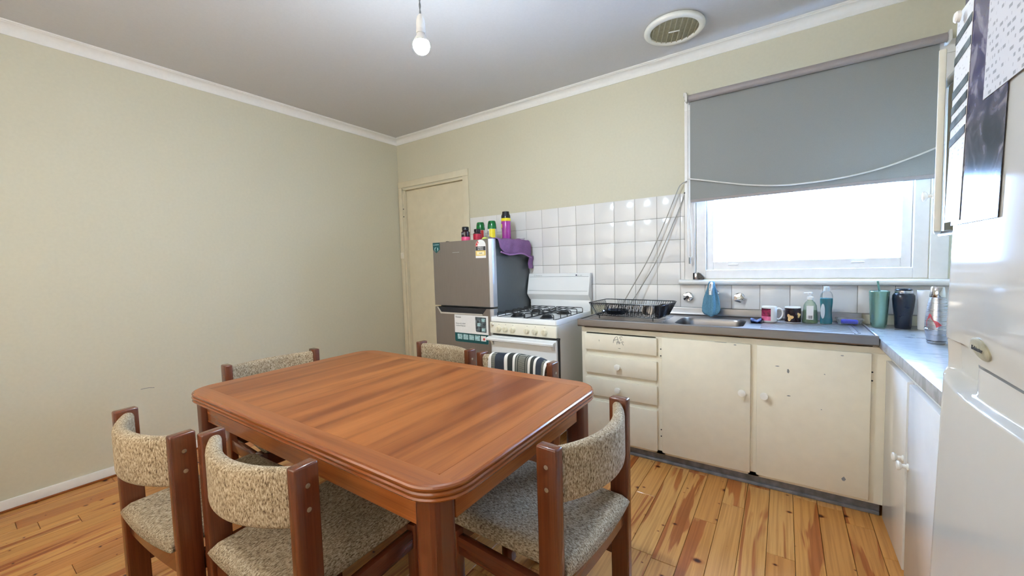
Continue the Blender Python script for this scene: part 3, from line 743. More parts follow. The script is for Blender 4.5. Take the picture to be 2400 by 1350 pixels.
up_ = [(-0.016, SZ), (-0.016, SZ - 0.01), (-0.009, SZ - 0.01), (-0.009, 0.901), (-0.018, 0.901), (-0.020, 0.897), (-0.020, SZ + 0.012), (-0.026, SZ + 0.003), (-0.036, SZ + 0.0002)]
loft(bm, [[(xx, y, z) for y, z in up_] for xx in (SX0, SX1)]); obj('upstand', bm, 'steel', sk, 35)
for x0, x1 in ((2.33, 2.80), (3.30, 3.68)):
    bm = NB()
    for i in range(8):
        yy = -0.43 + i * 0.045; box(bm, (x0, yy, SZ - 0.001), (x1, yy + 0.014, SZ + 0.0022), 0.001)
    rb = obj('drainer_ribs', bm, 'steel', sk); rb['kind'] = 'stuff'
bm = NB(); tube(bm, [(3.68, -0.46, SZ), (3.70, -0.44, SZ), (3.70, -0.10, SZ), (3.68, -0.08, SZ)], 0.004, 8); obj('drainer_ridge', bm, 'steel', sk)

# ------------------------------------------------------------------ right-hand base run and its benchtop
rc = thing('base_cabinet', 'glossy white base cabinet with knobbed doors along the right wall', 'cabinet')
RX = 3.806
bm = NB(); box(bm, (RX, -1.955, 0.0), (W - 0.004, -0.4775, 0.800), 0.001); obj('carcass', bm, 'whitegloss', rc)
bm = NB(); box(bm, (RX - 0.004, -1.955, 0.752), (RX, -0.482, 0.800), 0.001); obj('top_rail', bm, 'whitegloss', rc)
for y0, y1, ky in ((-0.862, -0.488, -0.838), (-1.330, -0.893, -0.915), (-1.800, -1.360, -1.775)):
    bm = NB(); box(bm, (RX - 0.020, y0, 0.008), (RX, y1, 0.745), 0.003, 2); d_ = obj('cabinet_door', bm, 'whitegloss', rc)
    bm = NB(); knob(bm, (RX - 0.020, ky, 0.440), TO_MX, 0.017, 0.034); obj('knob', bm, 'knob', d_)
bm = NB()
box(bm, (3.761, -1.965, 0.8008), (W - 0.002, -0.0085, 0.845), 0.003, 2)
tag(obj('benchtop', bm, 'laminate'), 'grey marbled laminate benchtop between sink and white fridge', 'benchtop')

# ------------------------------------------------------------------ taps and spout
for i, tx in enumerate((2.868, 3.168)):
    tp = thing('wall_tap', ('round chrome wall tap left of the blue cloth', 'round chrome wall tap right of the blue cloth')[i], 'tap', (tx, -0.0075, 0.974))
    bm = NB(); lathe(bm, [(0.031, 0), (0.031, 0.004), (0.024, 0.012), (0.014, 0.014), (0.013, 0.018)], 28, (0, 0, 0), TO_MY); obj('flange', bm, 'chrome', tp)
    bm = NB()
    lobes = []
    for r_, z in ((0.013, 0.0185), (0.026, 0.019), (0.030, 0.024), (0.027, 0.030), (0.012, 0.032)):
        lobes.append([TO_MY @ Vector((r_ * (1 + 0.10 * math.cos(5 * a)) * math.cos(a), r_ * (1 + 0.10 * math.cos(5 * a)) * math.sin(a), z)) for a in [2 * PI * k / 40 for k in range(40)]])
    loft(bm, lobes); obj('handle', bm, 'chrome', tp)
    bm = NB(); lathe(bm, [(0.010, 0.0325), (0.009, 0.0345), (0, 0.0347)], 16, (0, 0, 0), TO_MY); obj('cap', bm, ('dark', 'creamenamel')[i], tp)
spt = thing('sink_spout', 'chrome swan neck spout over the sink bowl', 'spout', (3.028, -0.0075, 1.000))
bm = NB(); lathe(bm, [(0.026, 0), (0.026, 0.004), (0.015, 0.014)], 24, (0, 0, 0), TO_MY); obj('flange', bm, 'chrome', spt)
bm = NB(); tube(bm, smoothpts([(0, -0.010, 0), (0, -0.045, 0.005), (0, -0.085, 0.045), (0, -0.125, 0.070), (0, -0.160, 0.066), (0, -0.182, 0.036), (0, -0.186, 0.004)], 6), 0.0105, 14); obj('spout_pipe', bm, 'chrome', spt)

# blue cloth hanging over the spout
bm = NB(); loops = []
zz = [1.083, 1.074, 1.055, 1.03, 1.00, 0.97, 0.94, 0.91, 0.888, 0.872, 0.866]
wx = [0.013, 0.017, 0.020, 0.025, 0.033, 0.040, 0.044, 0.046, 0.043, 0.032, 0.012]
wy = [0.010, 0.017, 0.020, 0.020, 0.021, 0.022, 0.024, 0.026, 0.026, 0.020, 0.010]
for i, z in enumerate(zz):
    L = []
    for k in range(48):
        a = 2 * PI * k / 48
        f = 1 + 0.22 * math.sin(5 * a + 0.9 + i * 0.10) * min(1, i / 3) + 0.07 * math.sin(11 * a + i * 0.5)
        if abs(((a - 4.55 + PI) % (2 * PI)) - PI) < 0.28: f *= 0.45 + 0.02 * i
        L.append((3.026 + wx[i] * f * math.cos(a) - 0.006 * min(1, i / 5), -0.127 + wy[i] * f * math.sin(a) - 0.004 * i / 10, z + 0.006 * math.sin(2 * a + 1) * (i > 6)))
    loops.append(L)
loft(bm, loops); tag(obj('cleaning_cloth', bm, 'bluecloth', angle=70), 'blue cleaning cloth hanging over the chrome spout', 'cloth')

# knife sharpener on the sill
ks = thing('knife_sharpener', 'small black and silver knife sharpener on the window sill', 'sharpener', (2.935, -0.032, 1.0915))
bm = NB(); box(bm, (-0.030, -0.018, 0), (-0.004, 0.018, 0.042), 0.004, 2); obj('body', bm, 'silver', ks)
bm = NB(); loft(bm, [[(-0.004, -0.015, 0.0), (0.034, -0.015, 0.0), (0.036, -0.015, 0.014), (0.012, -0.015, 0.040), (-0.004, -0.015, 0.046)], [(-0.004, 0.015, 0.0), (0.034, 0.015, 0.0), (0.036, 0.015, 0.014), (0.012, 0.015, 0.040), (-0.004, 0.015, 0.046)]]); obj('guard', bm, 'blackgloss', ks)
bm = NB(); box(bm, (-0.031, -0.0195, 0.0), (-0.018, 0.0195, 0.044), 0.003); obj('grip', bm, 'black', ks)

# ------------------------------------------------------------------ dish rack and what stands in it
rk = thing('dish_rack', 'black wire dish rack standing on the left drainer', 'dish rack', (2.580, -0.312, SZ + 0.0032), math.radians(-3.5))
def rr3(w_, d_, r_, z): return [(x_, y_, z) for x_, y_ in rrect(-w_, -d_, w_, d_, r_, 5)]
bm = NB(); tube(bm, rr3(0.245, 0.150, 0.035, 0.102), 0.0034, 8, True); obj('rim', bm, 'blackgloss', rk)
bm = NB(); tube(bm, rr3(0.208, 0.118, 0.03, 0.020), 0.0025, 6, True); obj('base_ring', bm, 'blackgloss', rk)
def wire(a, b): 
    bm = NB(); tube(bm, [a, b], 0.0016, 5); obj('wire', bm, 'blackgloss', rk)
for i in range(31):
    t = -0.97 + 1.94 * i / 30
    for s in (-1, 1):
        if s == 1 and i < 4: continue
        wire((t * 0.225, s * 0.150, 0.102), (t * 0.195, s * 0.118, 0.020))
for i in range(17):
    t = -0.95 + 1.9 * i / 16
    for s in (-1, 1): wire((s * 0.245, t * 0.13, 0.102), (s * 0.208, t * 0.105, 0.020))
for i in range(15): wire((-0.195 + 0.39 * i / 14, -0.118, 0.020), (-0.195 + 0.39 * i / 14, 0.118, 0.020))
for i in range(12):                                   # plate loops
    xx = -0.19 + 0.024 * i
    bm = NB(); tube(bm, smoothpts([(xx, -0.03, 0.02), (xx + 0.016, -0.02, 0.075), (xx + 0.018, 0.0, 0.082), (xx + 0.016, 0.02, 0.075), (xx, 0.03, 0.02)], 4), 0.0018, 5); obj('plate_loop', bm, 'blackgloss', rk)
for sx in (-1, 1):
    for sy in (-1, 1):
        bm = NB(); tube(bm, [(sx * 0.175, sy * 0.117, 0.020), (sx * 0.175, sy * 0.117, 0.004), (sx * 0.175, sy * 0.119, 0.001)], 0.003, 6); obj('foot', bm, 'blackgloss', rk)
cp = thing('cutlery_cup', 'black plastic cutlery holder in the right end of the dish rack', 'holder', (2.770, -0.322, SZ + 0.0235), math.radians(-3.5))
bm = NB(); loft(bm, [[(a_, b_, 0.0) for a_, b_ in rrect(-0.018, -0.085, 0.016, 0.085, 0.015, 4)], [(a_, b_, 0.068) for a_, b_ in rrect(-0.022, -0.09, 0.022, 0.09, 0.016, 4)], [(a_, b_, 0.068) for a_, b_ in rrect(-0.020, -0.088, 0.020, 0.088, 0.015, 4)], [(a_, b_, 0.004) for a_, b_ in rrect(-0.016, -0.083, 0.014, 0.083, 0.013, 4)]]); obj('cup', bm, 'blackgloss', cp)
gl = thing('steel_tumbler', 'shiny steel cup lying in the dish rack beside its cutlery holder', 'cup', (2.700, -0.345, SZ + 0.058))
bm = NB(); lathe(bm, [(0.0, -0.045), (0.028, -0.045), (0.030, -0.040), (0.034, 0.045), (0.032, 0.045), (0.027, -0.038), (0, -0.040)], 24, (0, 0, 0), Matrix.Rotation(math.radians(84), 4, 'X')); obj('cup_body', bm, 'steel', gl)
pn = thing('dark_pan', 'small dark pan with a silver handle tip in the dish rack', 'pan', (2.475, -0.315, SZ + 0.0245))
bm = NB(); lathe(bm, [(0.0, 0.0), (0.060, 0.0), (0.078, 0.028), (0.075, 0.028), (0.058, 0.003), (0.0, 0.003)], 28); obj('pan_bowl', bm, 'navycup', pn)
bm = NB(); tube(bm, [(-0.058, -0.052, 0.020), (-0.069, -0.070, 0.024)], 0.006, 8); obj('handle_tip', bm, 'chrome', pn)

# ------------------------------------------------------------------ things along the bench
M1 = math.radians
def arcpatch(bm, r, a0, a1, z0, z1, n=14):
    loops = []
    for i in range(n + 1):
        a = math.radians(a0 + (a1 - a0) * i / n)
        loops.append([((r + d_) * math.cos(a), (r + d_) * math.sin(a), z) for d_, z in ((0, z0), (0.0006, z0), (0.0006, z1), (0, z1))])
    loft(bm, loops); return bm
def mug(label, loc, rz, handle=True):
    g = thing('mug', label, 'mug', loc, rz, 'mugs on the sink drainer')
    bm = NB(); lathe(bm, [(0, 0), (0.033, 0), (0.0365, 0.003), (0.0375, 0.008), (0.0375, 0.086), (0.0365, 0.088), (0.0350, 0.086), (0.0345, 0.008), (0, 0.006)], 36); obj('mug_body', bm, 'mug', g)
    if handle:
        bm = NB(); tube(bm, smoothpts([(0.036, 0, 0.072), (0.050, 0, 0.076), (0.064, 0, 0.064), (0.067, 0, 0.044), (0.060, 0, 0.024), (0.046, 0, 0.014), (0.036, 0, 0.018)], 5), 0.005, 10); obj('mug_handle', bm, 'mug', g)
    return g
g = mug('white mug with a pink and maroon print, beside the navy cloth', (3.333, -0.192, SZ + 0.0024), M1(15))
for nm, a0, a1, z0, z1, mt in (('maroon_print', 178, 268, 0.034, 0.078, 'mugmaroon'), ('dark_band', 178, 268, 0.074, 0.079, 'mugdark'), ('pink_print', 178, 268, 0.010, 0.034, 'mugpink')):
    bm = NB(); arcpatch(bm, 0.0376, a0, a1, z0, z1); obj(nm, bm, mt, g)
g = mug('dark mug printed with orange flowers, beside the clear soap bottle', (3.444, -0.182, SZ + 0.0024), M1(80))
bm = NB(); arcpatch(bm, 0.0376, 60, 340, 0.006, 0.083, 40); obj('dark_print', bm, 'mugdark', g)
def petal(bm, r, ac, zc, s):
    pts = [(ac + s * 380 * (1 + 0.35 * math.sin(3 * t + 1)) * math.cos(t) * 0.4, zc + s * 4.2 * (1 + 0.35 * math.sin(3 * t + 1)) * math.sin(t) * 0.03) for t in [2 * PI * k / 16 for k in range(16)]]
    loft(bm, [[((r + d_) * math.cos(M1(a)), (r + d_) * math.sin(M1(a)), z) for a, z in pts] for d_ in (0.0004, 0.0012)])
for ac, zc, s in ((170, 0.032, 0.135), (236, 0.046, 0.10)):
    bm = NB(); petal(bm, 0.0378, ac, zc, s); obj('flower_print', bm, 'flower', g)

sb = thing('soap_bottle', 'clear hand soap bottle with a white pump and white label', 'bottle', (3.522, -0.168, SZ + 0.0024))
def oval(rx, ry, z, n=28): return [(rx * math.cos(2 * PI * k / n), ry * math.sin(2 * PI * k / n), z) for k in range(n)]
bm = NB(); loft(bm, [oval(0.034, 0.022, 0), oval(0.036, 0.024, 0.006), oval(0.033, 0.022, 0.06), oval(0.030, 0.020, 0.098), oval(0.022, 0.017, 0.116), oval(0.013, 0.013, 0.124), oval(0.013, 0.013, 0.130)]); obj('bottle_body', bm, 'soapbody', sb)
bm = NB(); loft(bm, [oval(0.0325, 0.0205, 0.003), oval(0.0345, 0.0225, 0.007), oval(0.0318, 0.0207, 0.058), oval(0.0312, 0.020, 0.072)]); obj('soap', bm, 'soapliquid', sb)
bm = NB(); lathe(bm, [(0, 0.1305), (0.015, 0.1305), (0.0145, 0.144), (0.006, 0.147), (0.006, 0.158), (0.011, 0.160), (0.011, 0.170), (0, 0.172)], 20); box(bm, (-0.028, -0.004, 0.162), (0, 0.004, 0.169), 0.002); obj('pump', bm, 'mug', sb)
bm = NB(); box(bm, (-0.017, -0.0262, 0.022), (0.014, -0.0250, 0.098), 0.0003); lb = obj('label_sticker', bm, 'paper', sb)
bm = NB()
for i in range(7): box(bm, (-0.009 + i * 0.0027, -0.0268, 0.027), (-0.009 + i * 0.0027 + (0.0016, 0.001, 0.002)[i % 3], -0.0262, 0.044))
obj('bar_code', bm, 'ink', lb)

dl = thing('dish_liquid', 'bottle of turquoise dish liquid with a pale cap', 'bottle', (3.592, -0.176, SZ + 0.0024), M1(25))
def dprof(z):
    w_ = 0.0285 if z < 0.01 else 0.030 - 0.0035 * math.sin(min(max((z - 0.02) / 0.09, 0), 1) * PI)
    if z > 0.150: w_ = 0.029 * math.sqrt(max(1 - ((z - 0.150) / 0.034) ** 2, 0.12))
    return w_
zs = [0, 0.004, 0.02, 0.04, 0.06, 0.08, 0.10, 0.12, 0.135, 0.145, 0.150, 0.158, 0.166, 0.172, 0.178]
bm = NB(); loft(bm, [oval(dprof(z) * (0.93 if z == 0 else 1), dprof(z) * 0.68, z) for z in zs]); obj('bottle_body', bm, 'clear', dl)
bm = NB(); loft(bm, [oval(dprof(z) - 0.0012, (dprof(z) - 0.0012) * 0.68, z) for z in [0.003, 0.02, 0.04, 0.06, 0.08, 0.10, 0.12, 0.140]]); obj('liquid', bm, 'dishliquid', dl)
bm = NB(); lathe(bm, [(0, 0.1785), (0.0125, 0.1785), (0.013, 0.182), (0.012, 0.200), (0.011, 0.202), (0, 0.202)], 20); obj('cap', bm, 'clearlid', dl)
bm = NB()
pts = [(-0.0272 + 0.010 * math.cos(t), 0.072 + 0.040 * math.sin(t)) for t in [2 * PI * k / 20 for k in range(20)]]
loft(bm, [[(a, -0.0150 - 0.003, b) for a, b in pts], [(a, -0.0194, b) for a, b in pts]]); obj('front_sticker', bm, 'clearlid', dl)

sd = thing('sponge_dish', 'clear plastic dish holding a sponge, right of the dish liquid', 'dish', (3.692, -0.135, SZ + 0.0026))
bm = NB(); R0 = lambda i, z: [(a, b, z) for a, b in rrect(-0.058 + i, -0.042 + i, 0.058 - i, 0.042 - i, 0.02, 4)]
loft(bm, [R0(0.012, 0.0), R0(0.0, 0.030), R0(0.0015, 0.030), R0(0.0135, 0.002)]); obj('dish', bm, 'clear', sd)
bm = NB(); box(bm, (3.658, -0.158, SZ + 0.0052), (3.728, -0.118, SZ + 0.026), 0.006, 3); tag(obj('sponge', bm, 'bluesponge'), 'royal blue sponge lying in the clear dish', 'sponge')

bm = NB(); loops = []
for i in range(13):
    xx = 3.246 + 0.052 * i / 12
    h_ = 0.020 + 0.006 * math.cos(i * PI / 6); w_ = 0.034 + 0.006 * math.sin(i * 1.1)
    loops.append([(xx, -0.235 + w_ * math.cos(a), SZ + 0.0006 + max(0, h_ * 0.5 + h_ * 0.5 * math.sin(a) + 0.0015 * math.sin(3 * a + i))) for a in [2 * PI * k / 14 for k in range(14)]])
loft(bm, loops); tag(obj('scourer', bm, 'navy', angle=60), 'dark navy scouring cloth between sink bowl and pink mug', 'cloth')

BZ2 = 0.8452
tm = thing('straw_cup', 'green metallic tumbler with a green straw, on the bench corner', 'tumbler', (3.812, -0.120, BZ2))
bm = NB(); lathe(bm, [(0, 0), (0.029, 0), (0.031, 0.003), (0.034, 0.03), (0.041, 0.180), (0.042, 0.186), (0.0405, 0.188), (0.038, 0.186), (0.033, 0.03), (0, 0.012)], 40); obj('cup_body', bm, 'greenmetal', tm)
bm = NB(); lathe(bm, [(0, 0.187), (0.0375, 0.187), (0.0375, 0.191), (0.010, 0.192), (0, 0.192)], 32); obj('cup_lid', bm, 'clear', tm)
bm = NB(); tube(bm, [(0.008, 0.01, 0.05), (0.0, 0.0, 0.19), (-0.008, -0.004, 0.240)], 0.0045, 10); obj('straw', bm, 'greenstraw', tm)
fk = thing('travel_mug', 'dark navy travel mug with a silver band round its lid', 'tumbler', (3.902, -0.130, BZ2))
bm = NB(); lathe(bm, [(0, 0), (0.029, 0), (0.031, 0.004), (0.034, 0.060), (0.040, 0.110), (0.043, 0.150), (0.042, 0.168), (0.036, 0.178), (0, 0.178)], 40); obj('mug_body', bm, 'navycup', fk)
bm = NB(); lathe(bm, [(0.0345, 0.1785), (0.0355, 0.180), (0.0345, 0.192), (0.0335, 0.192), (0.0335, 0.1785)], 36); obj('silver_ring', bm, 'silver', fk)
bm = NB(); lathe(bm, [(0, 0.1785), (0.033, 0.1785), (0.0335, 0.197), (0.031, 0.200), (0.028, 0.195), (0, 0.194)], 36); obj('lid', bm, 'navycup', fk)
bm = NB(); lathe(bm, [(0, 0), (0.030, 0), (0.031, 0.002), (0.036, 0.190), (0.0365, 0.194), (0.0345, 0.194), (0.029, 0.004), (0, 0.004)], 36)
o = obj('beaker', bm, 'canister', loc=(3.986, -0.135, BZ2)); tag(o, 'tall plain white beaker between travel mug and silver flask', 'beaker')
sh = thing('drink_flask', 'silver drink flask with chrome cap and red motif, beside the white fridge', 'flask', (3.932, -0.535, BZ2))
bm = NB(); lathe(bm, [(0, 0), (0.026, 0), (0.028, 0.003), (0.0285, 0.010), (0.0285, 0.0125), (0.033, 0.035), (0.0355, 0.055), (0.0362, 0.062), (0.0362, 0.090), (0.034, 0.120), (0.0285, 0.165), (0.0245, 0.188), (0.0235, 0.193), (0, 0.193)], 40); obj('flask_body', bm, 'shaker', sh)
bm = NB(); lathe(bm, [(0.0288, 0.010), (0.0297, 0.0105), (0.0297, 0.0125), (0.0288, 0.013)], 36); obj('black_ring', bm, 'blackgloss', sh)
bm = NB(); lathe(bm, [(0.0363, 0.060), (0.0372, 0.061), (0.0372, 0.063), (0.0363, 0.064)], 36); obj('bright_ring', bm, 'chrome', sh)
bm = NB(); lathe(bm, [(0.0238, 0.1935), (0.0245, 0.195), (0.0205, 0.234), (0.018, 0.237), (0, 0.237)], 36); obj('cap', bm, 'chrome', sh)
bm = NB()
def motif(pts, r):
    loft(bm, [[((r(z) + d_) * math.cos(M1(a)), (r(z) + d_) * math.sin(M1(a)), z) for a, z in pts] for d_ in (0.0003, 0.0009)])
rr_ = lambda z: 0.0362 - max(0, z - 0.09) * 0.075
motif([(205, 0.072), (258, 0.070), (282, 0.080), (262, 0.094), (240, 0.100), (228, 0.122), (217, 0.126), (210, 0.108), (202, 0.094)], rr_); obj('red_motif', bm, 'shakerred', sh)

# ------------------------------------------------------------------ gas stove
st = thing('gas_stove', 'white upright gas stove with splashback and six cream knobs', 'stove', (1.641, 0, 0))
GW, GF = 0.539, -0.610
bm = NB(); box(bm, (0.004, GF + 0.028, 0.075), (GW - 0.004, -0.03, 0.818), 0.003); obj('body', bm, 'enamel', st)
for fx in (0.05, GW - 0.05):
    for fy in (GF + 0.07, -0.08):
        bm = NB(); lathe(bm, [(0.018, 0), (0.018, 0.01), (0.010, 0.014), (0.010, 0.0755)], 14, (fx, fy, 0)); obj('foot', bm, 'black', st)
bm = NB()
ho = lambda i, z: [(a, b, z) for a, b in rrect(i, GF + i, GW - i, -0.03 - i, 0.012, 4)]
loft(bm, [ho(0, 0.819), ho(0, 0.848), ho(0.004, 0.853), ho(0.016, 0.853), ho(0.022, 0.847), ho(0.030, 0.845)]); hob = obj('hob', bm, 'enamel', st)
bm = NB(); box(bm, (-0.006, GF - 0.004, 0.733), (GW, GF + 0.028, 0.815), 0.008, 3); pan = obj('control_panel', bm, 'creamenamel', st)
for kx in (0.075, 0.134, 0.196, 0.312, 0.378, 0.450):
    bm = NB(); lathe(bm, [(0.021, 0), (0.021, 0.003), (0.0195, 0.004), (0.018, 0.018), (0.0155, 0.021), (0, 0.021)], 26, (kx, GF - 0.004, 0.770), TO_MY); k_ = obj('stove_knob', bm, 'stoveknob', pan)
    bm = NB(); box(bm, (kx - 0.0035, GF - 0.031, 0.753), (kx + 0.0035, GF - 0.0245, 0.787), 0.002); obj('knob_grip', bm, 'stoveknob', k_)
    bm = NB(); lathe(bm, [(0.0022, 0), (0.0022, 0.0006), (0, 0.0008)], 8, (kx + 0.002, GF - 0.004, 0.802), TO_MY); obj('knob_mark', bm, 'ink', pan)
bm = NB(); lathe(bm, [(0.011, 0), (0.011, 0.002), (0.008, 0.003), (0.008, 0.010), (0.006, 0.012), (0, 0.012)], 18, (0.021, GF - 0.004, 0.797), TO_MY); obj('ignition_button', bm, 'chrome', pan)
bm = NB(); box(bm, (0.012, GF + 0.010, 0.721), (GW + 0.010, GF + 0.0285, 0.732)); box(bm, (GW - 0.0035, GF + 0.012, 0.10), (GW + 0.008, GF + 0.0285, 0.722)); obj('door_seal', bm, 'black', st)
bm = NB(); box(bm, (0.006, GF - 0.006, 0.270), (GW - 0.002, GF + 0.026, 0.718), 0.006, 2); od = obj('oven_door', bm, 'enamel', st)
bm = NB()
hp = [(GF - 0.008, 0.712), (GF - 0.040, 0.706), (GF - 0.046, 0.700), (GF - 0.044, 0.688), (GF - 0.034, 0.684), (GF - 0.006, 0.694)]
loft(bm, [[(xx, y, z) for y, z in hp] for xx in (-0.012, GW - 0.006)])
for xx in (0.012, GW - 0.034): loft(bm, [[(xx + a, y, z) for y, z in ((GF - 0.0055, 0.693), (GF - 0.030, 0.686), (GF - 0.012, 0.655), (GF - 0.0055, 0.650))] for a in (0, 0.018)])
obj('oven_handle', bm, 'enamel', od, 30)
bm = NB(); box(bm, (0.006, GF - 0.004, 0.085), (GW - 0.002, GF + 0.026, 0.262), 0.006, 2); obj('bottom_drawer', bm, 'enamel', st)
# splashback: lower plate, vent slot, tilted upper hood
bm = NB(); box(bm, (0.002, -0.052, 0.850), (GW - 0.002, -0.030, 0.955), 0.008, 2); spb = obj('splashback', bm, 'enamel', st)
bm = NB(); box(bm, (0.006, -0.060, 0.953), (GW - 0.006, -0.030, 0.974)); obj('vent_slot', bm, 'black', spb)
bm = NB()
hd = [(-0.088, 0.972), (-0.092, 0.978), (-0.092, 0.988), (-0.056, 1.138), (-0.051, 1.144), (-0.026, 1.144), (-0.026, 0.905), (-0.050, 0.930)]
loft(bm, [[(xx, y, z) for y, z in hd] for xx in (-0.004, GW + 0.002)]); hood = obj('splash_hood', bm, 'enamel', st, 30)
def onhood(z): return -0.092 + 0.036 * (z - 0.988) / 0.150
for z in (1.117, 1.006):
    bm = NB(); box(bm, (0.006, onhood(z) - 0.0008, z - 0.0012), (GW - 0.008, onhood(z) + 0.004, z + 0.0012)); obj('crease', bm, 'inkgrey', hood)
tl = math.atan2(0.036, 0.150)
text('lettering', 'Westinghouse', 0.0105, 'inkgrey', hood, (0.062, onhood(1.127) - 0.0012, 1.124), (PI / 2 - tl, 0, 0))
bm = NB(); tube(bm, [(0.052 + 0.0055 * math.cos(t), onhood(1.128) - 0.001, 1.128 + 0.0055 * math.sin(t)) for t in [2 * PI * k / 14 for k in range(14)]], 0.0007, 4, True); obj('round_emblem', bm, 'inkgrey', hood)
bm = NB(); lathe(bm, [(0.006, 0), (0.006, 0.0006), (0, 0.0008)], 14, (0.428, onhood(1.128) - 0.0006, 1.128), TO_MY); obj('flame_emblem', bm, 'navy', hood)
text('lettering', 'gas  oven', 0.0105, 'inkgrey', hood, (0.437, onhood(1.127) - 0.0012, 1.124), (PI / 2 - tl, 0, 0))
# burners and trivets
for bx_, by_, br in ((0.150, -0.475, 0.042), (0.392, -0.475, 0.038), (0.150, -0.215, 0.036), (0.392, -0.215, 0.042)):
    bm = NB(); lathe(bm, [(0, 0), (br + 0.012, 0), (br + 0.010, 0.003), (br, 0.005), (br, 0.012), (br - 0.006, 0.014), (br - 0.006, 0.019), (br - 0.012, 0.022), (0, 0.022)], 28, (bx_, by_, 0.8452)); obj('burner', bm, 'black', hob)
for x0, x1 in ((0.040, 0.266), (0.274, 0.500)):
    tv = bpy.data.objects.new('trivet', None)
    bm = NB(); zt = 0.884; zb_ = 0.8475
    ys = (-0.575, -0.475, -0.375, -0.315, -0.215, -0.115)
    for yy in ys:
        tube(bm, [(x0, yy, zb_), (x0, yy, zt - 0.006), (x0 + 0.006, yy, zt), (x1 - 0.006, yy, zt), (x1, yy, zt - 0.006), (x1, yy, zb_)], 0.0030, 6)
    for xx in (x0 + 0.055, (x0 + x1) / 2, x1 - 0.055):
        for ya, yb in ((-0.575, -0.345), (-0.345, -0.115)): tube(bm, [(xx, ya, zt), (xx, yb, zt)], 0.0028, 6)
    tube(bm, [(x0, -0.580, zb_ + 0.001), (x1, -0.580, zb_ + 0.001), (x1, -0.110, zb_ + 0.001), (x0, -0.110, zb_ + 0.001)], 0.0030, 6, True)
    obj('trivet', bm, 'black', hob)

# ------------------------------------------------------------------ grey fridge-freezer
fr = thing('grey_fridge', 'taupe steel two-door fridge beside the stove', 'fridge', (1.038, 0, 0))
FW, FFY = 0.596, -0.565
bm = NB(); box(bm, (0.006, -0.500, 0.030), (FW - 0.006, -0.035, 1.412), 0.004, 2); obj('cabinet_body', bm, 'fridgeside', fr)
for fx in (0.05, FW - 0.05):
    for fy in (-0.46, -0.08):
        bm = NB(); lathe(bm, [(0.016, 0), (0.016, 0.012), (0.009, 0.014), (0.009, 0.031)], 12, (fx, fy, 0)); obj('foot', bm, 'black', fr)
def fdoor(name, z0, z1):
    bm = NB()
    loops = [[(x_, y_, z) for x_, y_ in ((0, -0.508), (0, FFY + 0.006), (0.004, FFY), (FW - 0.046, FFY), (FW - 0.046, FFY + 0.0005))] for z in (z0, z1)]
    loft(bm, [[(0.0, -0.508, z), (0.0, FFY + 0.005, z), (0.005, FFY, z), (FW - 0.030, FFY, z), (FW - 0.030, -0.508, z)] for z in (z0, z1)])
    d_ = obj(name, bm, 'fridgesteel', fr, 30)
    bm = NB(); loft(bm, [[(FW - 0.0298, -0.508, z), (FW - 0.0298, FFY, z), (FW - 0.024, FFY - 0.001, z), (FW - 0.004, FFY + 0.012, z), (FW, FFY + 0.020, z), (FW, -0.508, z)] for z in (z0, z1)]); obj('side_trim', bm, 'fridgeedge', d_, 30)
    bm = NB(); box(bm, (0.010, -0.508, z0 + 0.006), (FW - 0.012, -0.500, z1 - 0.006)); obj('door_gasket', bm, 'black', d_)
    return d_
fz = fdoor('freezer_door', 0.915, 1.419)
fd = fdoor('fridge_door', 0.060, 0.900)
bm = NB(); loft(bm, [[(a, y, b) for a, b in ((0.036, 0.9006), (0.534, 0.9006), (0.496, 0.858), (0.070, 0.858))] for y in (FFY - 0.0012, FFY + 0.01)]); obj('handle_recess', bm, 'dark', fd)
bm = NB(); loft(bm, [[(0.030, FFY - 0.004, 0.899), (0.040, FFY - 0.004, 0.899), (0.074, FFY - 0.004, 0.860), (0.492, FFY - 0.004, 0.860), (0.496, FFY - 0.004, 0.850), (0.066, FFY - 0.004, 0.848)], [(0.030, FFY + 0.001, 0.899), (0.040, FFY + 0.001, 0.899), (0.074, FFY + 0.001, 0.860), (0.492, FFY + 0.001, 0.860), (0.496, FFY + 0.001, 0.850), (0.066, FFY + 0.001, 0.848)]]); obj('handle_lip', bm, 'lip', fd)
bm = NB(); box(bm, (FW - 0.10, -0.535, 1.4125), (FW - 0.012, -0.44, 1.424), 0.004, 2); obj('hinge_cover', bm, 'dark', fr)
bm = NB(); box(bm, (0.20, FFY + 0.001, 0.9385), (0.20, FFY + 0.001, 0.94)) if False else box(bm, (0.215, FFY - 0.0008, 1.330), (0.285, FFY + 0.001, 1.334)); obj('nameplate', bm, 'fridgeedge', fz)
yL = FFY - 0.0012
def flat(bm, pts, y=yL, th=0.001): return loft(bm, [[(a, y, b) for a, b in pts], [(a, y + th, b) for a, b in pts]])
# shield shaped tag
bm = NB(); flat(bm, [(0.004, 1.417), (0.082, 1.415), (0.082, 1.362), (0.043, 1.334), (0.006, 1.362)]); tg = obj('shield_sticker', bm, 'teal', fz)
bm = NB(); box(bm, (0.012, yL - 0.0006, 1.398), (0.076, yL, 1.403)); obj('sticker_line', bm, 'aqua', tg)
for s in (1, -1):
    bm = NB()
    loops = []
    for i in range(9):
        a = M1(100 + 140 * i / 8 if s == 1 else 70 - 130 * i / 8); wd_ = 0.0045 * math.sin(PI * (i + 0.4) / 9)
        cx_, cz_ = 0.043, 1.364
        loops.append([(cx_ + (0.017 + q) * math.cos(a), yL - h_, cz_ + (0.017 + q) * math.sin(a)) for q, h_ in ((-wd_, 0), (wd_, 0), (wd_, 0.0007), (-wd_, 0.0007))])
    loft(bm, loops); obj('swirl', bm, 'aqua', tg)
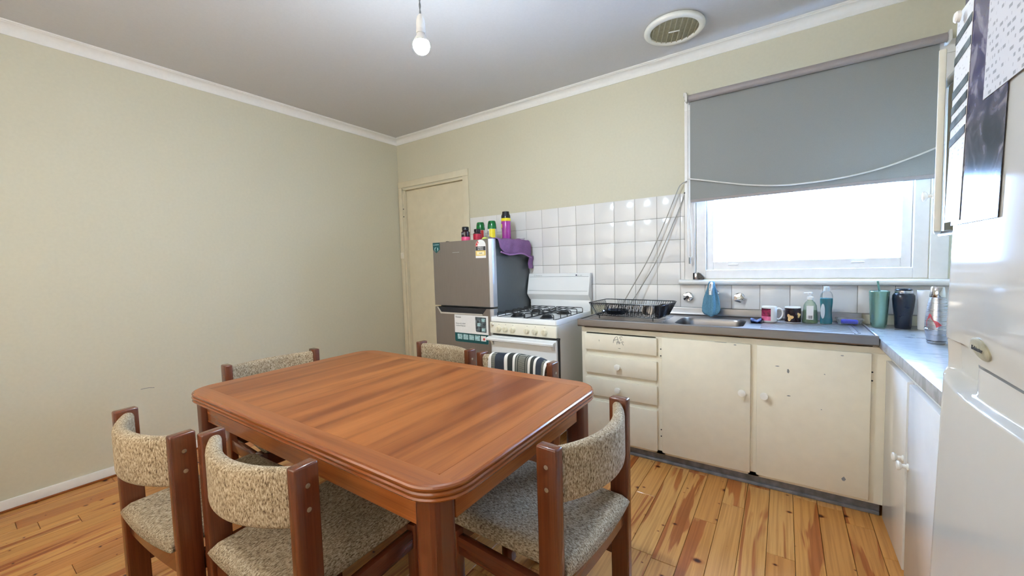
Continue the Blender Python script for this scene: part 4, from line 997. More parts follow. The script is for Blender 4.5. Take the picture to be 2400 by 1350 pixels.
# energy label
bm = NB(); pts = [(0.449, 1.281), (0.546, 1.280), (0.546, 1.372)] + [(0.4975 + 0.0485 * math.cos(M1(a)), 1.372 + 0.044 * math.sin(M1(a))) for a in range(15, 180, 15)] + [(0.449, 1.372)]
flat(bm, pts); en = obj('energy_label', bm, 'paper', fz)
bm = NB(); pts = [(0.4975 + r_ * 0.0465 * math.cos(M1(a)), 1.372 + r_ * 0.042 * math.sin(M1(a))) for r_, a in [(1, x_) for x_ in range(180, 115, -10)] + [(0.62, 125), (0.62, 150), (0.62, 180)]] + [(0.476, 1.360), (0.451, 1.360)]
flat(bm, pts, yL - 0.0006, 0.0006); rd = obj('red_arc', bm, 'red', en)
for sx_, sz_ in ((0.462, 1.372), (0.470, 1.392)):
    bm = NB(); flat(bm, [(sx_ + (0.0065 if k % 2 == 0 else 0.0028) * math.sin(k * PI / 5), sz_ + (0.0065 if k % 2 == 0 else 0.0028) * math.cos(k * PI / 5)) for k in range(10)], yL - 0.0012, 0.0006); obj('white_star', bm, 'paper', rd) if False else obj('white_star', bm, 'paper', en)
bm = NB(); flat(bm, [(0.451, 1.336), (0.544, 1.336), (0.544, 1.366), (0.451, 1.366)], yL - 0.0008, 0.0008); obj('black_band', bm, 'ink', en)
text('lettering', 'ENERGY', 0.0145, 'paper', en, (0.4985, yL - 0.0012, 1.353), align='CENTER')
text('lettering', 'RATING', 0.0145, 'paper', en, (0.4985, yL - 0.0012, 1.340), align='CENTER')
bm = NB(); flat(bm, [(0.451, 1.298), (0.544, 1.298), (0.544, 1.335), (0.451, 1.335)], yL - 0.0008, 0.0008); obj('yellow_band', bm, 'yellow', en)
bm = NB(); flat(bm, [(0.462, 1.304), (0.533, 1.304), (0.533, 1.328), (0.462, 1.328)], yL - 0.0014, 0.0006); obj('pale_window', bm, 'paleyellow', en)
text('lettering', '268', 0.013, 'ink', en, (0.4975, yL - 0.0018, 1.3115), align='CENTER', sx=1.5)
# information poster
bm = NB(); flat(bm, [(0.212, 0.846), (0.546, 0.846), (0.546, 0.640), (0.538, 0.632), (0.222, 0.632), (0.212, 0.642)]); po = obj('product_poster', bm, 'paper', fd)
bm = NB(); flat(bm, [(0.2125, 0.704), (0.5455, 0.704), (0.5455, 0.640), (0.538, 0.6325), (0.222, 0.6325), (0.2125, 0.642)], yL - 0.0006, 0.0006); obj('teal_band', bm, 'teal', po)
bm = NB(); flat(bm, [(0.424, 0.836), (0.528, 0.834), (0.528, 0.720), (0.432, 0.722), (0.426, 0.730)], yL - 0.0006, 0.0006); obj('fridge_photo', bm, 'slate', po)
for i in range(2):
    for j in range(3):
        bm = NB(); x0_, z0_ = 0.440 + i * 0.044, 0.802 - j * 0.036; flat(bm, [(x0_, z0_), (x0_ + 0.034, z0_), (x0_ + 0.034, z0_ + 0.024), (x0_, z0_ + 0.024)], yL - 0.0011, 0.0005); obj('photo_shelf', bm, 'aqua' if (i + j) % 2 else 'slate', po)
for i in range(5):
    x0_ = 0.240 + i * 0.0585
    bm = NB(); flat(bm, [(x0_, 0.654), (x0_ + 0.048, 0.654), (x0_ + 0.048, 0.694), (x0_, 0.694)], yL - 0.0012, 0.0006); obj('small_picture', bm, 'aqua' if i < 4 else 'paper', po)
bm = NB(); lathe(bm, [(0.0095, 0), (0.0095, 0.0006), (0, 0.0006)], 14, (0.240 + 4 * 0.0585 + 0.030, yL - 0.0013, 0.670), TO_MY); obj('red_fruit', bm, 'red', po)
text('lettering', 'Hisense', 0.0175, 'ink', po, (0.224, yL - 0.001, 0.822))
text('lettering', 'Hisense ALL-NEW', 0.0150, 'inkgrey', po, (0.224, yL - 0.001, 0.772), sx=0.86)
text('lettering', 'Top Mount Refrigerator', 0.0118, 'inkgrey', po, (0.224, yL - 0.001, 0.757), sx=0.86)

# things on top of the grey fridge
FT = 1.4122
def pill(label, loc, lab, h):
    g = thing('pill_bottle', label, 'bottle', loc, 0, 'pill bottles on the grey fridge')
    bm = NB(); lathe(bm, [(0, 0), (0.032, 0), (0.034, 0.003), (0.034, h * 0.66), (0.024, h * 0.75), (0.024, h * 0.77), (0, h * 0.77)], 28); obj('bottle_body', bm, 'pill', g)
    bm = NB(); lathe(bm, [(0.0343, 0.006), (0.0348, 0.007), (0.0348, h * (0.34 if lab == 'pink' else 0.62)), (0.0343, h * (0.345 if lab == 'pink' else 0.625))], 28); obj('label_band', bm, lab, g)
    if lab == 'pink':
        for z_ in (0.5, 0.56):
            bm = NB(); arcpatch(bm, 0.0341, 215, 290, h * z_, h * z_ + 0.004, 8); obj('pale_print', bm, 'chip', g)
    bm = NB(); lathe(bm, [(0, h * 0.772), (0.026, h * 0.772), (0.027, h * 0.78), (0.027, h * 0.98), (0.025, h), (0, h)], 28); obj('cap', bm, 'blackgloss', g)
    return g
pill('dark pill bottle with a pink label, nearest the front of the grey fridge', (1.300, -0.455, FT), 'pink', 0.122)
pill('dark pill bottle with a crimson label, behind the pink-labelled one', (1.345, -0.362, FT), 'crimson', 0.106)
def freshener(label, loc, rz, c1):
    g = thing('freshener_can', label, 'spray can', loc, rz, 'air fresheners on the grey fridge')
    bm = NB(); lathe(bm, [(0, 0), (0.034, 0), (0.036, 0.004), (0.036, 0.105), (0, 0.105)], 30); b_ = obj('can_body', bm, 'paper', g)
    bm = NB(); lathe(bm, [(0, 0.1055), (0.036, 0.1055), (0.0362, 0.118), (0.034, 0.145), (0.030, 0.166), (0.026, 0.171), (0, 0.171)], 30); obj('green_cap', bm, 'green', g)
    bm = NB(); arcpatch(bm, 0.0361, 268, 350, 0.010, 0.104, 10); obj('colour_print', bm, c1, g)
    bm = NB(); arcpatch(bm, 0.0361, 200, 255, 0.060, 0.090, 8); obj('grey_print', bm, 'chip', g)
    bm = NB(); lathe(bm, [(0.007, 0), (0.007, 0.002), (0.003, 0.003)], 12, (0.004, -0.033, 0.150), TO_MY); obj('spray_hole', bm, 'black', g)
    return g
freshener('green-capped air freshener can with red print, behind the pill bottles', (1.295, -0.255, FT), 0.0, 'red')
freshener('green-capped air freshener can with yellow print, centre of the fridge top', (1.430, -0.275, FT), 0.0, 'canyellow')
sc_ = thing('insect_spray', 'tall magenta spray can with a black cap and yellow band', 'spray can', (1.535, -0.225, FT))
bm = NB(); lathe(bm, [(0, 0), (0.036, 0), (0.038, 0.004), (0.038, 0.180), (0.035, 0.186), (0, 0.186)], 32); obj('can_body', bm, 'magenta', sc_)
bm = NB(); lathe(bm, [(0.0383, 0.163), (0.0388, 0.164), (0.0388, 0.184), (0.0360, 0.187)], 32); obj('yellow_band', bm, 'canyellow', sc_)
bm = NB(); lathe(bm, [(0, 0.1865), (0.037, 0.1865), (0.037, 0.206), (0.030, 0.222), (0.028, 0.240), (0.020, 0.236), (0.016, 0.228), (0, 0.228)], 32); obj('spray_cap', bm, 'blackgloss', sc_)
bm = NB(); arcpatch(bm, 0.0381, 218, 250, 0.110, 0.140, 6); obj('yellow_flash', bm, 'canyellow', sc_)
bm = NB(); arcpatch(bm, 0.0381, 214, 246, 0.030, 0.105, 6); obj('green_print', bm, 'badge', sc_)
# flat oddments
bm = NB()
loops = [[(1.46 + 0.012 * i + 0.004 * math.sin(i * 2.1), -0.40 + (0.022 + 0.008 * math.sin(i * 1.3)) * math.cos(a), FT + 0.0005 + max(0, (0.018 + 0.016 * math.sin(i * 0.55)) * (0.5 + 0.5 * math.sin(a)) + 0.003 * math.sin(4 * a + i))) for a in [2 * PI * k / 14 for k in range(14)]] for i in range(8)]
loft(bm, loops); tag(obj('plastic_wrapper', bm, 'clearbag', angle=50), 'crumpled clear plastic wrapper in front of the yellow-print can', 'wrapper')
bm = NB(); tube(bm, smoothpts([(1.500, -0.500, FT + 0.010), (1.516, -0.498, FT + 0.014), (1.530, -0.492, FT + 0.014), (1.552, -0.478, FT + 0.010), (1.580, -0.462, FT + 0.008), (1.598, -0.452, FT + 0.007)], 4), [0.006] * 3 + [0.012] * 6 + [0.008] * 4 + [0.006] * 8, 8); tag(obj('lime_strap', bm, 'lime', angle=60), 'lime green rubber strap beside the purple towel', 'strap')
bm = NB(); loft(bm, [[(a, b, FT + z) for a, b in ((1.372, -0.500), (1.500, -0.470), (1.498, -0.420), (1.37, -0.44))] for z in (0.0006, 0.010)]); tag(obj('black_wallet', bm, 'blackgloss'), 'flat black case lying behind the pink pill bottle', 'case')
bm = NB(); lathe(bm, [(0, 0.0), (0.022, 0.0), (0.024, 0.002), (0.034, 0.012), (0.033, 0.014), (0.020, 0.004), (0, 0.003)], 24, (1.585, -0.085, FT + 0.0165)); tag(obj('white_saucer', bm, 'mug'), 'small white saucer lying on the purple towel', 'saucer')
for i, (ox, sx_) in enumerate(((1.112, 0.03), (1.150, 0.022))):
    bm = NB(); box(bm, (ox, -0.53, FT + 0.0005), (ox + sx_, -0.50, FT + (0.008, 0.014)[i]), 0.003); tag(obj('dark_clip', bm, 'dark'), ('small dark clip at the front left of the fridge top', 'taller dark clip just right of the small one on the fridge top')[i], 'clip', 'dark clips on the grey fridge')
# purple towel over the fridge's right edge
bm = NB(); ny, nt = 26, 14; grid = []
for i in range(ny + 1):
    s = i / ny; yy = -0.500 + 0.445 * s
    drop = 0.095 + 0.035 * s + 0.012 * math.sin(s * 7) + (0.03 * (1 - s / 0.12) * -1 if s < 0.12 else 0)
    row = []
    for j in range(nt + 1):
        t = j / nt; u = t * (0.115 + drop)
        wr = 0.004 * math.sin(s * 17 + t * 5) + 0.003 * math.sin(s * 31)
        if u < 0.115: p = (1.5305 + u, yy + 0.010 * (1 - t), FT + 0.010 + max(wr, -0.004))
        else:
            q = u - 0.115; p = (1.6455 + 0.004 + wr * 0.6 + 0.012 * min(1, q / 0.04), yy + 0.012 * q / 0.1 * (1 if s < 0.5 else -0.3), FT + 0.006 - q)
        row.append(bm.verts.new(p))
    grid.append(row)
for i in range(ny):
    for j in range(nt): bm.faces.new((grid[i][j], grid[i + 1][j], grid[i + 1][j + 1], grid[i][j + 1]))
tw = tag(obj('purple_towel', bm, 'purple', angle=80), 'purple terry towel draped over the right edge of the grey fridge', 'towel')
md = tw.modifiers.new('thick', 'SOLIDIFY'); md.thickness = 0.009; md.offset = 0
md = tw.modifiers.new('soft', 'SUBSURF'); md.levels = 1; md.render_levels = 1
bm = NB(); loops = []
for i in range(9):
    z = FT - 0.118 - 0.105 * i / 8; sh_ = 0.004 * math.sin(i)
    loops.append([(1.650 + x_ + sh_, -0.078 + y_ - 0.01 * i / 8, z) for x_, y_ in ((0, 0), (0.008, 0.002), (0.012, 0.03), (0.008, 0.062), (0, 0.064), (-0.004, 0.03))])
loft(bm, loops); obj('hanging_corner', bm, 'purple', tw, 70)
bm = NB(); tube(bm, smoothpts([(1.664 + 0.004 * math.sin(k), -0.485 + 0.43 * k / 12, FT + 0.004 - (0.095 + 0.035 * k / 12 + 0.012 * math.sin(k / 12 * 7))) for k in range(13)], 3), 0.006, 8); obj('towel_hem', bm, 'purplehem', tw)

# ------------------------------------------------------------------ upper cupboard with its door ajar
uc = thing('wall_cupboard', 'cream wall cupboard with an open door, above the right benchtop', 'cupboard')
UX, UZ0, UZ1 = 3.970, 1.300, 1.960
bm = NB()
box(bm, (UX, -1.95, UZ0), (W - 0.003, -0.400, UZ0 + 0.018)); box(bm, (UX, -1.95, UZ1 - 0.018), (W - 0.003, -0.400, UZ1)); box(bm, (UX, -0.418, UZ0 + 0.018), (W - 0.003, -0.400, UZ1 - 0.018)); box(bm, (UX, -1.95, UZ0 + 0.018), (W - 0.003, -1.932, UZ1 - 0.018))
obj('carcass', bm, 'cream', uc)
bm = NB(); box(bm, (W - 0.010, -1.932, UZ0 + 0.018), (W - 0.004, -0.418, UZ1 - 0.018)); obj('back_panel', bm, 'shelfdark', uc)
bm = NB(); box(bm, (UX + 0.012, -1.932, 1.600), (W - 0.010, -0.418, 1.616)); obj('inner_shelf', bm, 'cream', uc)
bm = NB(); box(bm, (UX - 0.014, -1.95, UZ0 - 0.006), (UX, -0.400, UZ0 + 0.016), 0.002); box(bm, (UX - 0.004, -1.95, UZ1 - 0.04), (UX, -0.400, UZ1 + 0.006), 0.002); obj('front_rail', bm, 'whitegloss', uc)
hx, hy = UX - 0.006, -0.402
ang = math.atan2(3.400 - hx, -(-2.905 - hy))       # door lies along this heading (towards -y, leaning to -x)
dm = Matrix.Translation((hx, hy, 0)) @ Matrix.Rotation(math.radians(-12.6), 4, 'Z')
bm = NB(); box(bm, (-0.020, -0.400, UZ0 + 0.004), (0.0, -0.004, UZ1 - 0.004), 0.004, 2, dm); ud = obj('cupboard_door', bm, 'cream', uc)
bm = NB(); kp = dm @ Vector((-0.020, -0.30, 1.445)); knob(bm, tuple(kp), Matrix.Rotation(math.radians(-12.6), 4, 'Z') @ TO_MX, 0.019, 0.034); obj('knob', bm, 'knob', ud)

# ------------------------------------------------------------------ white fridge with papers on its door
FM = Matrix.Translation((3.590, -1.982, 0.012)) @ Matrix.Rotation(math.radians(1.25), 4, 'Y')
wf = thing('white_fridge', 'large glossy white fridge on the right with a scooped handle', 'fridge'); wf.matrix_world = FM
def curve(y, K):
    for (a_, za), (b_, zb) in zip(K, K[1:]):
        if -y <= b_:
            t = (-y - a_) / (b_ - a_); t = min(max(t, 0), 1); return za + (zb - za) * t
    return K[-1][1]
KU = [(0, 1.094), (0.03, 1.100), (0.06, 1.105), (0.10, 1.109), (0.15, 1.111), (0.20, 1.1095), (0.27, 1.105), (0.45, 1.095), (0.62, 1.084)]
KL = [(0, 1.030), (0.008, 1.024), (0.02, 1.017), (0.05, 1.010), (0.08, 1.007), (0.12, 1.006), (0.17, 1.007), (0.28, 1.012), (0.45, 1.020), (0.62, 1.030)]
def zU(y): return curve(y, KU)
def zL(y): return curve(y, KL)
def depth(y, z):
    a, b = zL(y), zU(y)
    if z <= a or z >= b: return 0.0
    ramp = min(1.0, 0.22 + (-y) / 0.10, 0.22 + (0.62 + y) / 0.10)
    lo_ = min(1, (z - a) / 0.010); lo_ = lo_ * lo_ * (3 - 2 * lo_)
    hi_ = min(1, (b - z) / 0.060); hi_ = hi_ * hi_ * (3 - 2 * hi_)
    return 0.011 * ramp * lo_ * hi_
SEAM = 1.058
def sst(a, b, x):
    t = min(max((x - a) / (b - a), 0), 1); return t * t * (3 - 2 * t)
def seam(y): return SEAM + 0.021 * (1 - sst(0.092, 0.118, -y))
def cav(y, z):
    return 0.015 * sst(0.006, 0.020, -y) * (1 - sst(0.085, 0.118, -y)) * sst(0.004, 0.016, z - zL(y))
def fx_(y, z, low=False):
    e = 0.010 * (1 - min(1, -y / 0.02)) ** 2 + 0.010 * (1 - min(1, (0.62 + y) / 0.02)) ** 2     # rounded vertical edges
    return depth(y, z) + (cav(y, z) if low else 0) + e - 0.002 * math.sin(PI * min(max(-y / 0.62, 0), 1))
def rowz(y, z):
    k = sst(0.99, SEAM - 0.01, z) if z < SEAM else 1 - sst(SEAM + 0.015, 1.135, z)
    return z + (seam(y) - SEAM) * k
def wdoor(name, zs):
    bm = NB(); ys = [0, -0.003, -0.007, -0.012, -0.02] + [-0.02 - 0.58 * i / 70 for i in range(1, 71)] + [-0.608, -0.613, -0.617, -0.62]
    rows = [[(fx_(y, rowz(y, z), z < SEAM), y, rowz(y, z)) for y in ys] for z in zs]
    G = [[bm.verts.new(p) for p in r] for r in rows]
    for i in range(len(G) - 1):
        for j in range(len(ys) - 1): bm.faces.new((G[i][j], G[i][j + 1], G[i + 1][j + 1], G[i + 1][j]))
    be = [e for e in bm.edges if len(e.link_faces) == 1]
    ex = bmesh.ops.extrude_edge_only(bm, edges=be)
    for v in [g for g in ex['geom'] if isinstance(g, bmesh.types.BMVert)]: v.co.x = 0.062
    eb = [e for e in bm.edges if len(e.link_faces) == 1]; bmesh.ops.holes_fill(bm, edges=eb, sides=0)
    return obj(name, bm, 'wfridge', wf, 35)
dz_ = lambda a, b, n: [a + (b - a) * i / n for i in range(n + 1)]
wdoor('fridge_door', dz_(0.06, 0.98, 8) + dz_(0.984, SEAM - 0.002, 56)); fzd = wdoor('freezer_door', dz_(SEAM + 0.002, 1.125, 48) + dz_(1.13, 1.80, 12))
bm = NB(); box(bm, (0.066, -0.617, 0.03), (0.565, -0.003, 1.805), 0.006, 2); obj('cabinet_body', bm, 'wfridge', wf)
bm = NB(); box(bm, (0.0625, -0.612, 0.06), (0.066, -0.008, 1.79)); obj('door_gasket', bm, 'dark', wf)
for fy in (-0.08, -0.54):
    for fx2, z_ in ((0.10, 0.031), (0.50, 0.031)):
        bm = NB(); lathe(bm, [(0.018, -0.0098 if fx2 < 0.3 else -0.001), (0.018, 0.01), (0.010, 0.012), (0.010, z_)], 12, (fx2, fy, 0)); obj('foot', bm, 'black', wf)
bm = NB()
L0, L1, L2 = [], [], []
for k in range(28):
    a = 2 * PI * k / 28
    for L_, ry_, rz_, o_ in ((L0, 0.030, 0.0145, 0.004), (L1, 0.030, 0.0145, -0.0018), (L2, 0.0265, 0.0118, -0.0030)):
        y_, z_ = -0.147 + ry_ * math.cos(a), 1.086 + rz_ * math.sin(a); L_.append((fx_(y_, z_) + o_, y_, z_))
loft(bm, [L0, L1, L2]); bd = obj('oval_badge', bm, 'badge', fzd, 50)
tx = text('lettering', 'Kelvinator', 0.0085, 'ink', bd, (fx_(-0.147, 1.083) - 0.0045, -0.126, 1.083), (PI / 2, 0, -PI / 2), 0.0003)
# papers held on the door (each its own thing, hung on the same leaning door)
def paper(name, label, cat, y0, y1, z0, z1, mat, off, far=0.0, bend=0.0):
    bm = NB(); n, m_ = 8, 12; G = []
    for i in range(m_ + 1):
        z = z0 + (z1 - z0) * i / m_; r = []
        for j in range(n + 1):
            t = j / n; y = y0 + (y1 - y0) * t
            r.append((-0.0035 - off - far * (1 - t) ** 2 - bend * math.sin(z * 14), y, z))
        G.append(r)
    vs = [[bm.verts.new(p) for p in r] for r in G]
    for i in range(m_):
        for j in range(n): bm.faces.new((vs[i][j], vs[i][j + 1], vs[i + 1][j + 1], vs[i + 1][j]))
    ex = bmesh.ops.extrude_face_region(bm, geom=bm.faces[:])
    for v in [g for g in ex['geom'] if isinstance(g, bmesh.types.BMVert)]: v.co.x += 0.0006
    o = obj(name, bm, mat, None, 60); o.matrix_world = FM; return tag(o, label, cat)
pl = paper('printed_list', 'narrow white printed list with dark bars at the far edge of the white fridge', 'paper', 0.004, -0.060, 1.262, 1.580, 'listsheet', 0.0012, 0.0)
for i, z in enumerate((1.535, 1.503, 1.452, 1.428, 1.405, 1.379)):
    bm = NB(); loft(bm, [[(-0.0055 + d_, 0.004 - 0.064 * t, z + 0.009 * t + h_) for h_, d_ in ((0, 0), (0, 0.0006), (0.012, 0.0006), (0.012, 0))] for t in [k / 8 for k in range(9)]]); obj('dark_bar', bm, 'slate', pl)
paper('dark_poster', 'glossy dark blue poster on the white fridge, beside the white list', 'poster', -0.022, -0.187, 1.256, 1.660, 'poster', 0.0002)
paper('typed_notice', 'white typed notice overlapping the dark blue poster on the white fridge', 'notice', -0.119, -0.330, 1.415, 1.700, 'sheet', 0.0012)
for i, (y, z) in enumerate(((-0.028, 1.566), (-0.22, 1.685))):
    bm = NB(); lathe(bm, [(0.008, 0), (0.008, 0.004), (0.006, 0.006), (0, 0.006)], 16, (-0.0100, y, z), TO_MX); o = obj('fridge_magnet', bm, 'holder'); o.matrix_world = FM; tag(o, ('white round magnet holding the narrow list', 'white round magnet at the top of the typed notice')[i], 'magnet')

# ------------------------------------------------------------------ dining table
TX0, TX1, TY0, TY1, TT = 1.318, 2.803, -2.322, -1.412, 0.740
tb = thing('dining_table', 'teak dining table with rounded corners and a beaded edge', 'table', ((TX0 + TX1) / 2, (TY0 + TY1) / 2, 0), 0)
hw, hd_ = (TX1 - TX0) / 2, (TY1 - TY0) / 2
def outline(ins, z, n=10, r=0.105, bow=0.012):
    out = []
    for x_, y_ in rrect(-hw + ins, -hd_ + ins, hw - ins, hd_ - ins, max(r - ins, 0.02), n):
        out.append((x_, y_, z))
    return out
bm = NB()
ed = [(0.012, TT - 0.040), (0.003, TT - 0.0385), (0.0, TT - 0.034), (0.002, TT - 0.0295), (0.0055, TT - 0.0275), (0.001, TT - 0.025), (-0.001, TT - 0.020), (0.001, TT - 0.0155), (0.0055, TT - 0.0135), (0.001, TT - 0.011), (0.0, TT - 0.006), (0.003, TT - 0.002), (0.008, TT)]
loft(bm, [outline(i, z) for i, z in ed] + [outline(0.0085, TT - 0.012)], True, True)
top = obj('tabletop', bm, 'edge', tb, 30)
BI = 0.068
bm = NB(); loft(bm, [[(x_, y_, z) for x_, y_ in rrect(-hw + BI, -hd_ + BI, hw - BI, hd_ - BI, 0.006, 3)] for z in (TT - 0.010, TT - 0.0001)]); obj('veneer_panel', bm, 'veneer', top)
bm = NB()
for s in (-1, 1):      # long borders with rounded ends
    L = [p for p in outline(0.0081, 0) if p[1] * s >= hd_ - BI + 0.0004 and abs(p[0]) <= hw]
    L = sorted(L, key=lambda p: p[0])
    xe = max(p[0] for p in L)
    pts = [(p[0], p[1]) for p in L] + [(hw - BI + 0.03, s * (hd_ - BI + 0.0004)), (-hw + BI - 0.03, s * (hd_ - BI + 0.0004))]
    loft(bm, [[(a, b, z) for a, b in pts] for z in (TT - 0.010, TT)]); obj('long_border', bm, 'band', top); bm = NB()
for s in (-1, 1):
    L = [p for p in outline(0.0081, 0) if p[0] * s >= hw - BI + 0.0004 and abs(p[1]) <= hd_ - 0.02]
    L = sorted(L, key=lambda p: p[1])
    pts = [(p[0], p[1]) for p in L] + [(s * (hw - BI + 0.0004), hd_ - BI - 0.0002), (s * (hw - BI + 0.0004), -hd_ + BI + 0.0002)]
    loft(bm, [[(a, b, z) for a, b in pts] for z in (TT - 0.0102, TT - 0.0002)]); obj('end_border', bm, 'bandy', top); bm = NB()
bm.free()
for s in (-1, 1):
    bm = NB(); box(bm, (-hw + 0.11, s * (hd_ - 0.052) - 0.011, 0.612), (hw - 0.11, s * (hd_ - 0.052) + 0.011, TT - 0.0405), 0.002); obj('apron', bm, 'edge', tb)
    bm = NB(); box(bm, (s * (hw - 0.070) - 0.011, -hd_ + 0.11, 0.612), (s * (hw - 0.070) + 0.011, hd_ - 0.11, TT - 0.0405), 0.002); obj('apron', bm, 'edge', tb)
for sx in (-1, 1):
    for sy in (-1, 1):
        bm = NB(); cx_, cy_ = sx * (hw - 0.080), sy * (hd_ - 0.062); pts = []
        hh = 0.038
        # square leg whose outer corner is rounded and fluted
        for x_, y_ in rrect(-hh, -hh, hh, hh, 0.022, 8): pts.append((x_, y_))
        pts2 = []
        for k, (x_, y_) in enumerate(pts):
            f = 1 - 0.035 * (0.5 + 0.5 * math.cos(k * 2.1)) if (x_ * sx > 0 and y_ * sy > 0) else 1
            pts2.append((cx_ + x_ * f, cy_ + y_ * f))
        loft(bm, [[(a, b, z) for a, b in pts2] for z in (0.0, 0.30, TT - 0.0405)]); obj('table_leg', bm, 'tleg', tb, 25)

# ------------------------------------------------------------------ chairs
PH, PS = 0.757, 0.224          # post height, half spacing
BOW = 0.062
def yb(x): return -0.200 - BOW * (1 - (x / (PS - 0.017)) ** 2)
def make_chair(label):
    c = thing('dining_chair', label, 'chair', (0, 0, 0), 0, 'dining chairs round the table')
    for s in (-1, 1):
        bm = NB(); box(bm, (s * PS - 0.017, -0.232, 0), (s * PS + 0.017, -0.168, PH), 0.006, 3); p_ = obj('rear_post', bm, 'cwood', c)
        for z_ in (0.705, 0.645):
            bm = NB(); lathe(bm, [(0.0062, 0), (0.0062, 0.0012), (0.003, 0.002), (0, 0.0012)], 12, (s * (PS + 0.0168), -0.200, z_), Matrix.Rotation(s * PI / 2, 4, 'Y')); obj('bolt', bm, 'bolt', p_)
        bm = NB(); box(bm, (s * PS - 0.017, 0.145, 0), (s * PS + 0.017, 0.200, 0.395), 0.005, 2); obj('front_leg', bm, 'cwood', c)
        bm = NB(); box(bm, (s * PS - 0.012, -0.1675, 0.318), (s * PS + 0.012, 0.1445, 0.376), 0.003, 2); obj('side_rail', bm, 'crail', c)
        bm = NB(); box(bm, (s * PS - 0.010, -0.1675, 0.185), (s * PS + 0.010, 0.1445, 0.218), 0.003, 2); obj('stretcher', bm, 'crail', c)
    bm = NB(); loops = []
    for i in range(13):
        x_ = -(PS - 0.0175) + 2 * (PS - 0.0175) * i / 12; yy = -0.208 - 0.008 * (1 - (x_ / PS) ** 2)
        loops.append([(x_, yy - 0.010, 0.322), (x_, yy + 0.010, 0.322), (x_, yy + 0.010, 0.384 - 0.004 * (1 - (x_ / PS) ** 2)), (x_, yy - 0.010, 0.384 - 0.004 * (1 - (x_ / PS) ** 2))])
    loft(bm, loops); obj('rear_rail', bm, 'crail', c)
    bm = NB(); box(bm, (-PS + 0.0175, 0.166, 0.322), (PS - 0.0175, 0.186, 0.386), 0.003, 2); obj('front_rail', bm, 'crail', c)
    # seat cushion: dished, upturned at the sides
    bm = NB(); nx = 20; sw = PS - 0.0185
    ysl = [-0.240, -0.2392, -0.2375, -0.2355, -0.2335, -0.2325, -0.215, -0.19, -0.1675, -0.14, -0.10, -0.05, 0.0, 0.05, 0.10, 0.14, 0.17, 0.19, 0.203, 0.211, 0.214]
    ny = len(ysl) - 1; lo_y, hi_y = ysl[0], ysl[-1]
    def wdt(y):
        if y <= -0.2335: return 0.2075
        if y <= -0.1675: return sw
        return sw + 0.020 * min(1, max(0, (y + 0.1675) / 0.38))
    def sz(u, y, topf):
        v = (y - lo_y) / (hi_y - lo_y) * 2 - 1
        eu = max(0, (abs(u) - 0.80) / 0.20); ev = max(0, (v - 0.82) / 0.18) if v > 0 else max(0, (-v - 0.86) / 0.14)
        rim = math.sqrt(max(0, 1 - eu * eu)) * math.sqrt(max(0, 1 - ev * ev))
        sad = 0.008 * u * u
        return (0.396 + 0.036 * rim + sad) if topf else (0.396 - 0.012 * rim + sad)
    T, B = [], []
    for i in range(nx + 1):
        u = math.sin(PI / 2 * (-1 + 2 * i / nx)); rt_, rb_ = [], []
        for j, y in enumerate(ysl):
            x_ = wdt(y) * u; bowy = -0.010 * (1 - u * u) if y < -0.2 else 0
            rt_.append(bm.verts.new((x_, y + bowy, sz(u, y, True))))
            rb_.append(rt_[-1] if (i in (0, nx) or j in (0, ny)) else bm.verts.new((x_, y + bowy, sz(u, y, False))))
        T.append(rt_); B.append(rb_)
    for i in range(nx):
        for j in range(ny):
            bm.faces.new((T[i][j], T[i + 1][j], T[i + 1][j + 1], T[i][j + 1]))
            q = (B[i][j], B[i][j + 1], B[i + 1][j + 1], B[i + 1][j])
            if len(set(q)) == 4:
                try: bm.faces.new(q)
                except ValueError: pass
    obj('seat', bm, 'tweedseat', c, 75)
    # bowed back pad between the posts
    bm = NB(); loops = []
    sec = rrect(-0.021, 0.592, 0.021, 0.746, 0.019, 5)
    for i in range(25):
        x_ = -(PS - 0.0172) + 2 * (PS - 0.0172) * i / 24; m_ = 1 - (x_ / PS) ** 2
        loops.append([(x_, yb(x_) + a * (0.85 + 0.2 * m_), b - 0.004 * m_ * (1 if b > 0.67 else 1)) for a, b in sec])
    loft(bm, loops); obj('backrest', bm, 'tweed', c, 70)
    return c
def place(mid, rz):
    r = M1(rz); off = 0.200
    return (mid[0] - off * math.sin(r), mid[1] + off * math.cos(r), 0), r
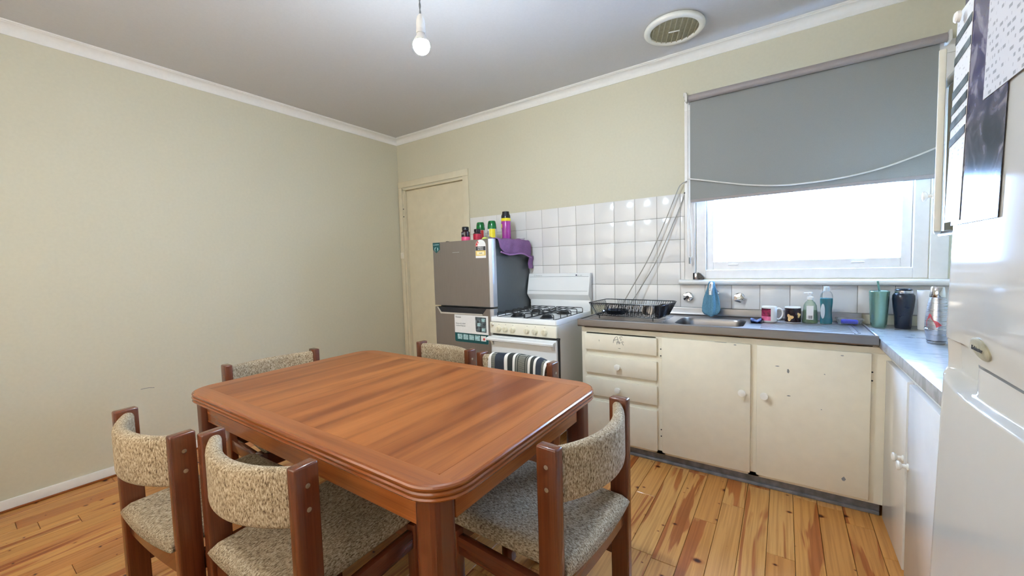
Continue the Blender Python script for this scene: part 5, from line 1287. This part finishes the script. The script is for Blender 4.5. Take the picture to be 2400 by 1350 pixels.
spots = [((2.208, -2.432), 4.5, 'tweed chair with its back to the viewer, right one of the near pair'),
         ((1.700, -2.520), 3.6, 'tweed chair with its back to the viewer, leftmost of the near pair'),
         ((2.917, -1.800), 86.0, 'tweed chair pushed in at the right end of the table, facing left'),
         ((1.058, -1.838), -93.2, 'tweed chair at the far left end of the table, by the bare wall'),
         ((1.722, -1.178), 173.0, 'tweed chair on the far side of the table, in front of the grey fridge'),
         ((2.268, -1.232), 176.6, 'tweed chair on the far side of the table with a striped towel over it')]
ch0 = make_chair(spots[0][2])
for i, (mid, rz, lab) in enumerate(spots):
    loc, r = place(mid, rz)
    if i == 0: ch0.location = loc; ch0.rotation_euler = (0, 0, r); tloc = None
    else: last = dup(ch0, loc, r, lab)
# striped tea towel over the last chair's back
bm = NB(); G = []
path = [(0.029, 0.565), (0.029, 0.60), (0.028, 0.64), (0.027, 0.68), (0.026, 0.72), (0.022, 0.741), (0.012, 0.7515), (0.0, 0.7545), (-0.012, 0.7515), (-0.022, 0.741), (-0.026, 0.72), (-0.027, 0.68), (-0.028, 0.63), (-0.028, 0.58), (-0.028, 0.54)]
for i in range(41):
    x_ = -0.203 + 0.376 * i / 40; r = []
    for j, (a, b) in enumerate(path):
        wv = 0.004 * (0.5 + 0.5 * math.sin(x_ * 55 + j * 0.5)) * min(1, abs(j - 7) / 4)
        sgn = 1 if a > 0 else -1
        r.append(bm.verts.new((x_ * (1 - 0.02 * abs(j - 7) / 7) + 0.006 * math.sin(j * 0.7), yb(x_) + a * 1.06 + sgn * (wv + 0.005), b + 0.0015 * math.sin(x_ * 40))))
    G.append(r)
for i in range(40):
    for j in range(len(path) - 1): bm.faces.new((G[i][j], G[i + 1][j], G[i + 1][j + 1], G[i][j + 1]))
tt = tag(obj('tea_towel', bm, 'towel', angle=80), 'navy and white striped tea towel over a chair back by the stove', 'towel')
tt.location = last.location; tt.rotation_euler = last.rotation_euler
md = tt.modifiers.new('thick', 'SOLIDIFY'); md.thickness = 0.003; md.offset = 0
md = tt.modifiers.new('soft', 'SUBSURF'); md.levels = 1; md.render_levels = 1
